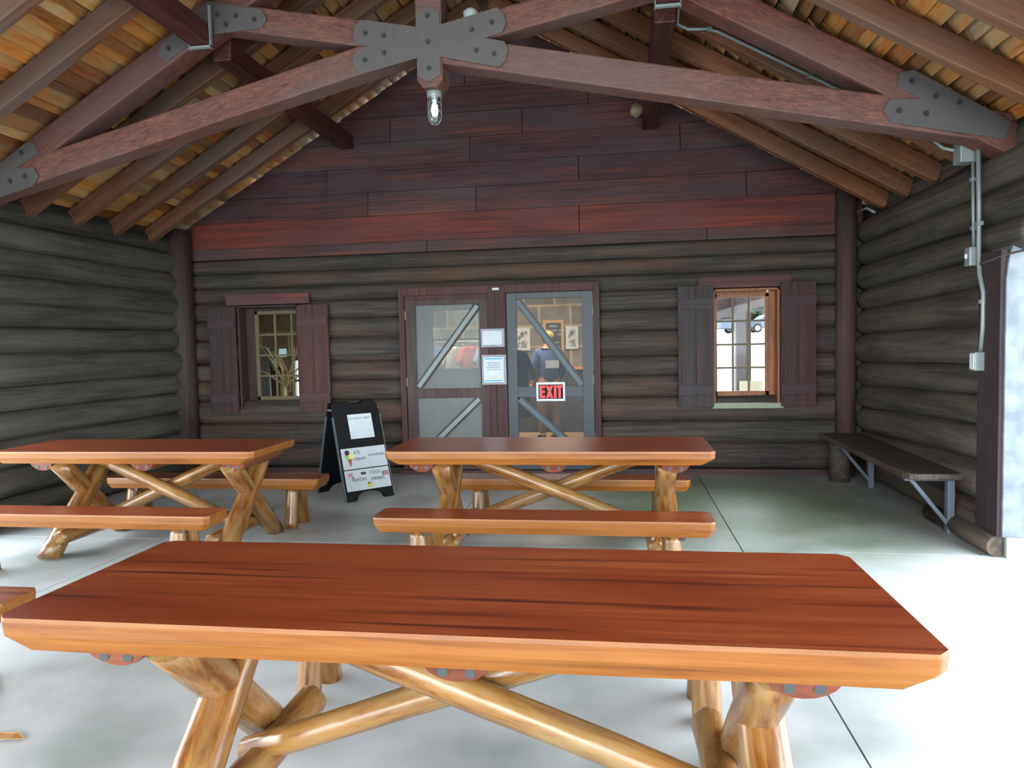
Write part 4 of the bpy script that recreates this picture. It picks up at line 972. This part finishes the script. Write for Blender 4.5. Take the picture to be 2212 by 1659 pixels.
for sx in (.205, -.205):                                   # hands: palm with curled fingers
    v = [(sx, .25, .88), (sx, .30, .855)]; e = [(0, 1)]; rr = [.028, .03]
    for k in range(4):
        o0 = len(v); q = (k - 1.5) * .018; v += [(sx + q, .335, .84), (sx + q, .355 - abs(k - 1) * .004, .815), (sx + q, .35, .795)]; e += [(1, o0), (o0, o0 + 1), (o0 + 1, o0 + 2)]; rr += [.009, .008, .007]
    o0 = len(v); sg = -1 if sx > 0 else 1; v += [(sx + sg * .035, .29, .85), (sx + sg * .042, .315, .83)]; e += [(0, o0), (o0, o0 + 1)]; rr += [.011, .008]
    skin_mesh('hand', v, e, rr, M_skin, bo)
b = MB(); b.box((-.11, -.155, 1.12), (.11, -.148, 1.24)); b.build('back_print', plain('jacket_print', (170, 180, 196), .7), pr)
for sx in (-.12, .11):
    b = MB(); b.tube([(sx, -.07, .045), (sx, .0, .05), (sx, .1, .04), (sx, .16, .03)], [.04, .048, .042, .025], 12); b.build('shoe', M_black, pr)
# stool and low table inside
t = tag(empty('shop_stool', (-.35, 10.6, 0)), 'dark round stool with wooden legs at the right of the person', 'stool')
b = MB(); b.tube([(0, 0, .60), (0, 0, .66)], .19, 18); b.build('seat', M_black, t, None, .01)
for k in range(4):
    a = PI / 4 + k * PI / 2; b = MB(); b.tube([(math.cos(a) * .13, math.sin(a) * .13, .60), (math.cos(a) * .2, math.sin(a) * .2, 0)], .022, 8); b.build('leg', plain('stool_leg', (150, 112, 70), .6), t)

# ================================================================== BEYOND THE RIGHT WINDOW
def porch_post(x, y):
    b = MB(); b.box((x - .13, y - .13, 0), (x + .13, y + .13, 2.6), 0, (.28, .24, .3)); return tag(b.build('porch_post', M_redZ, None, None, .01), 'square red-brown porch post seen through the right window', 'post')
px_ = at(1604, 760, Y=13.5); porch_post(px_.x, 13.5)
# porch eave of the rear roof, sloping
b = MB(); e0 = at(1540, 690, Y=13.8); e1 = at(1668, 648, Y=13.8)
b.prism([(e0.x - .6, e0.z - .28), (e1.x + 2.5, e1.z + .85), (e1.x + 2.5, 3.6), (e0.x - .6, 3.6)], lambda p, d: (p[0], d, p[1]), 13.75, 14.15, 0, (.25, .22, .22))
tag(b.build('eave_board', M_redX), 'dark sloping eave board outside the right window', 'eave')
bw = tag(empty('porch_bench', (px_.x - .55, 13.9, 0)), 'wooden porch bench beyond the right window', 'bench')
b = MB(); b.box((-.5, -.2, .40), (.35, .2, .45)); b.build('seat', plain('porch_seat', (92, 64, 44), .6), bw)
for x in (-.45, .28):
    b = MB(); b.box((x, -.18, 0), (x + .07, .18, .40)); b.build('leg', plain('porch_leg', (60, 70, 84), .6), bw)
b = MB(); b.box((-.2, -.02, 0), (.2, .02, .75)); o = b.build('leaning_board', plain('cream_panel', (104, 92, 74), .6)); o.location = (px_.x + .1, 13.2, 0); tag(o, 'leaning cream board at the foot of the porch post', 'board')
def car(x, y, z, rot, c, label):
    t = tag(empty('car', (x, y, z), rot), label, 'car', 'parked cars beyond the right window')
    m = plain('car_paint', c, .3); b = MB(); w = .85
    prof = [(-2.1, .35), (-2.15, .75), (-1.9, .95), (-1.2, 1.0), (-.6, 1.4), (.8, 1.42), (1.5, 1.02), (2.05, .92), (2.15, .6), (2.1, .3)]
    b.prism(prof, lambda p, d: (p[0], d, p[1]), -w, w); b.build('car_body', m, t, None, .06)
    b = MB(); b.prism([(-1.08, 1.02), (-.57, 1.36), (.76, 1.37), (1.32, 1.03)], lambda p, d: (p[0], d, p[1]), -w - .01, w + .01); b.build('side_windows', M_black, t)
    for wx in (-1.35, 1.35):
        for wy in (-.8, .8):
            b = MB(); b.tube([(wx, wy - .1, .33), (wx, wy + .1, .33)], .33, 18); o = b.build('wheel', M_black, t)
            b = MB(); b.tube([(wx, wy - .12, .33), (wx, wy + .12, .33)], .19, 12); b.build('rim', M_galv, o)
    b = MB(); b.box((2.1, -.8, .72), (2.17, -.5, .84)); b.box((2.1, .5, .72), (2.17, .8, .84)); b.build('tail_lamp', M_red, t)
gz_ = lambda y: 1.75 + (y - 46) * .55 / 29
for (px, y, rot, c, lab) in ((1546, 56, .25, (34, 42, 58), 'blue-grey car at the left of the cars beyond the right window'), (1672, 57, .0, (16, 24, 44), 'dark blue car beyond the post seen through the right window'), (1662, 64, .1, (90, 94, 100), 'white car farthest back beyond the right window')):
    p = at(px, 730, Y=y); car(p.x, y, gz_(y) , rot, c, lab)
def tree(x, y, z, h, label, sd):
    random.seed(sd); t = tag(empty('tree', (x, y, z)), label, 'tree', 'trees behind the car park')
    b = MB(); b.tube([(0, 0, 0), (.1, 0, h * .3), (0, .1, h * .6)], [.28, .2, .1], 10); b.build('trunk', M_bark, t)
    b = MB()
    for k in range(2400):
        u = Vector((random.gauss(0, 1), random.gauss(0, 1), random.gauss(0, 1))).normalized() * random.uniform(.6, 1.0)
        c = Vector((u.x * h * .40, u.y * h * .40, h * .48 + u.z * h * .46)); s = random.uniform(.25, .5)
        a = Vector((random.uniform(-1, 1), random.uniform(-1, 1), random.uniform(-1, 1))).normalized(); d = a.orthogonal().normalized()
        b.add([c + a * s, c + d * s * .6, c - a * s, c - d * s * .6], [(0, 1, 2, 3)])
    b.build('foliage', M_leaf, t)
tl = ['green tree at the left behind the parked cars', 'green tree behind the porch post beyond the window', 'tall green tree at the right behind the parked cars', 'green tree farther right beyond the window', 'green tree at the far left beyond the shop']
for k, (px, y, h) in enumerate(((1500, 72, 9), (1590, 88, 10), (1672, 70, 9), (1860, 78, 9), (1380, 80, 9))):
    p = at(px, 700, Y=y); tree(p.x, y, gz_(y) , h, tl[k], k + 3)
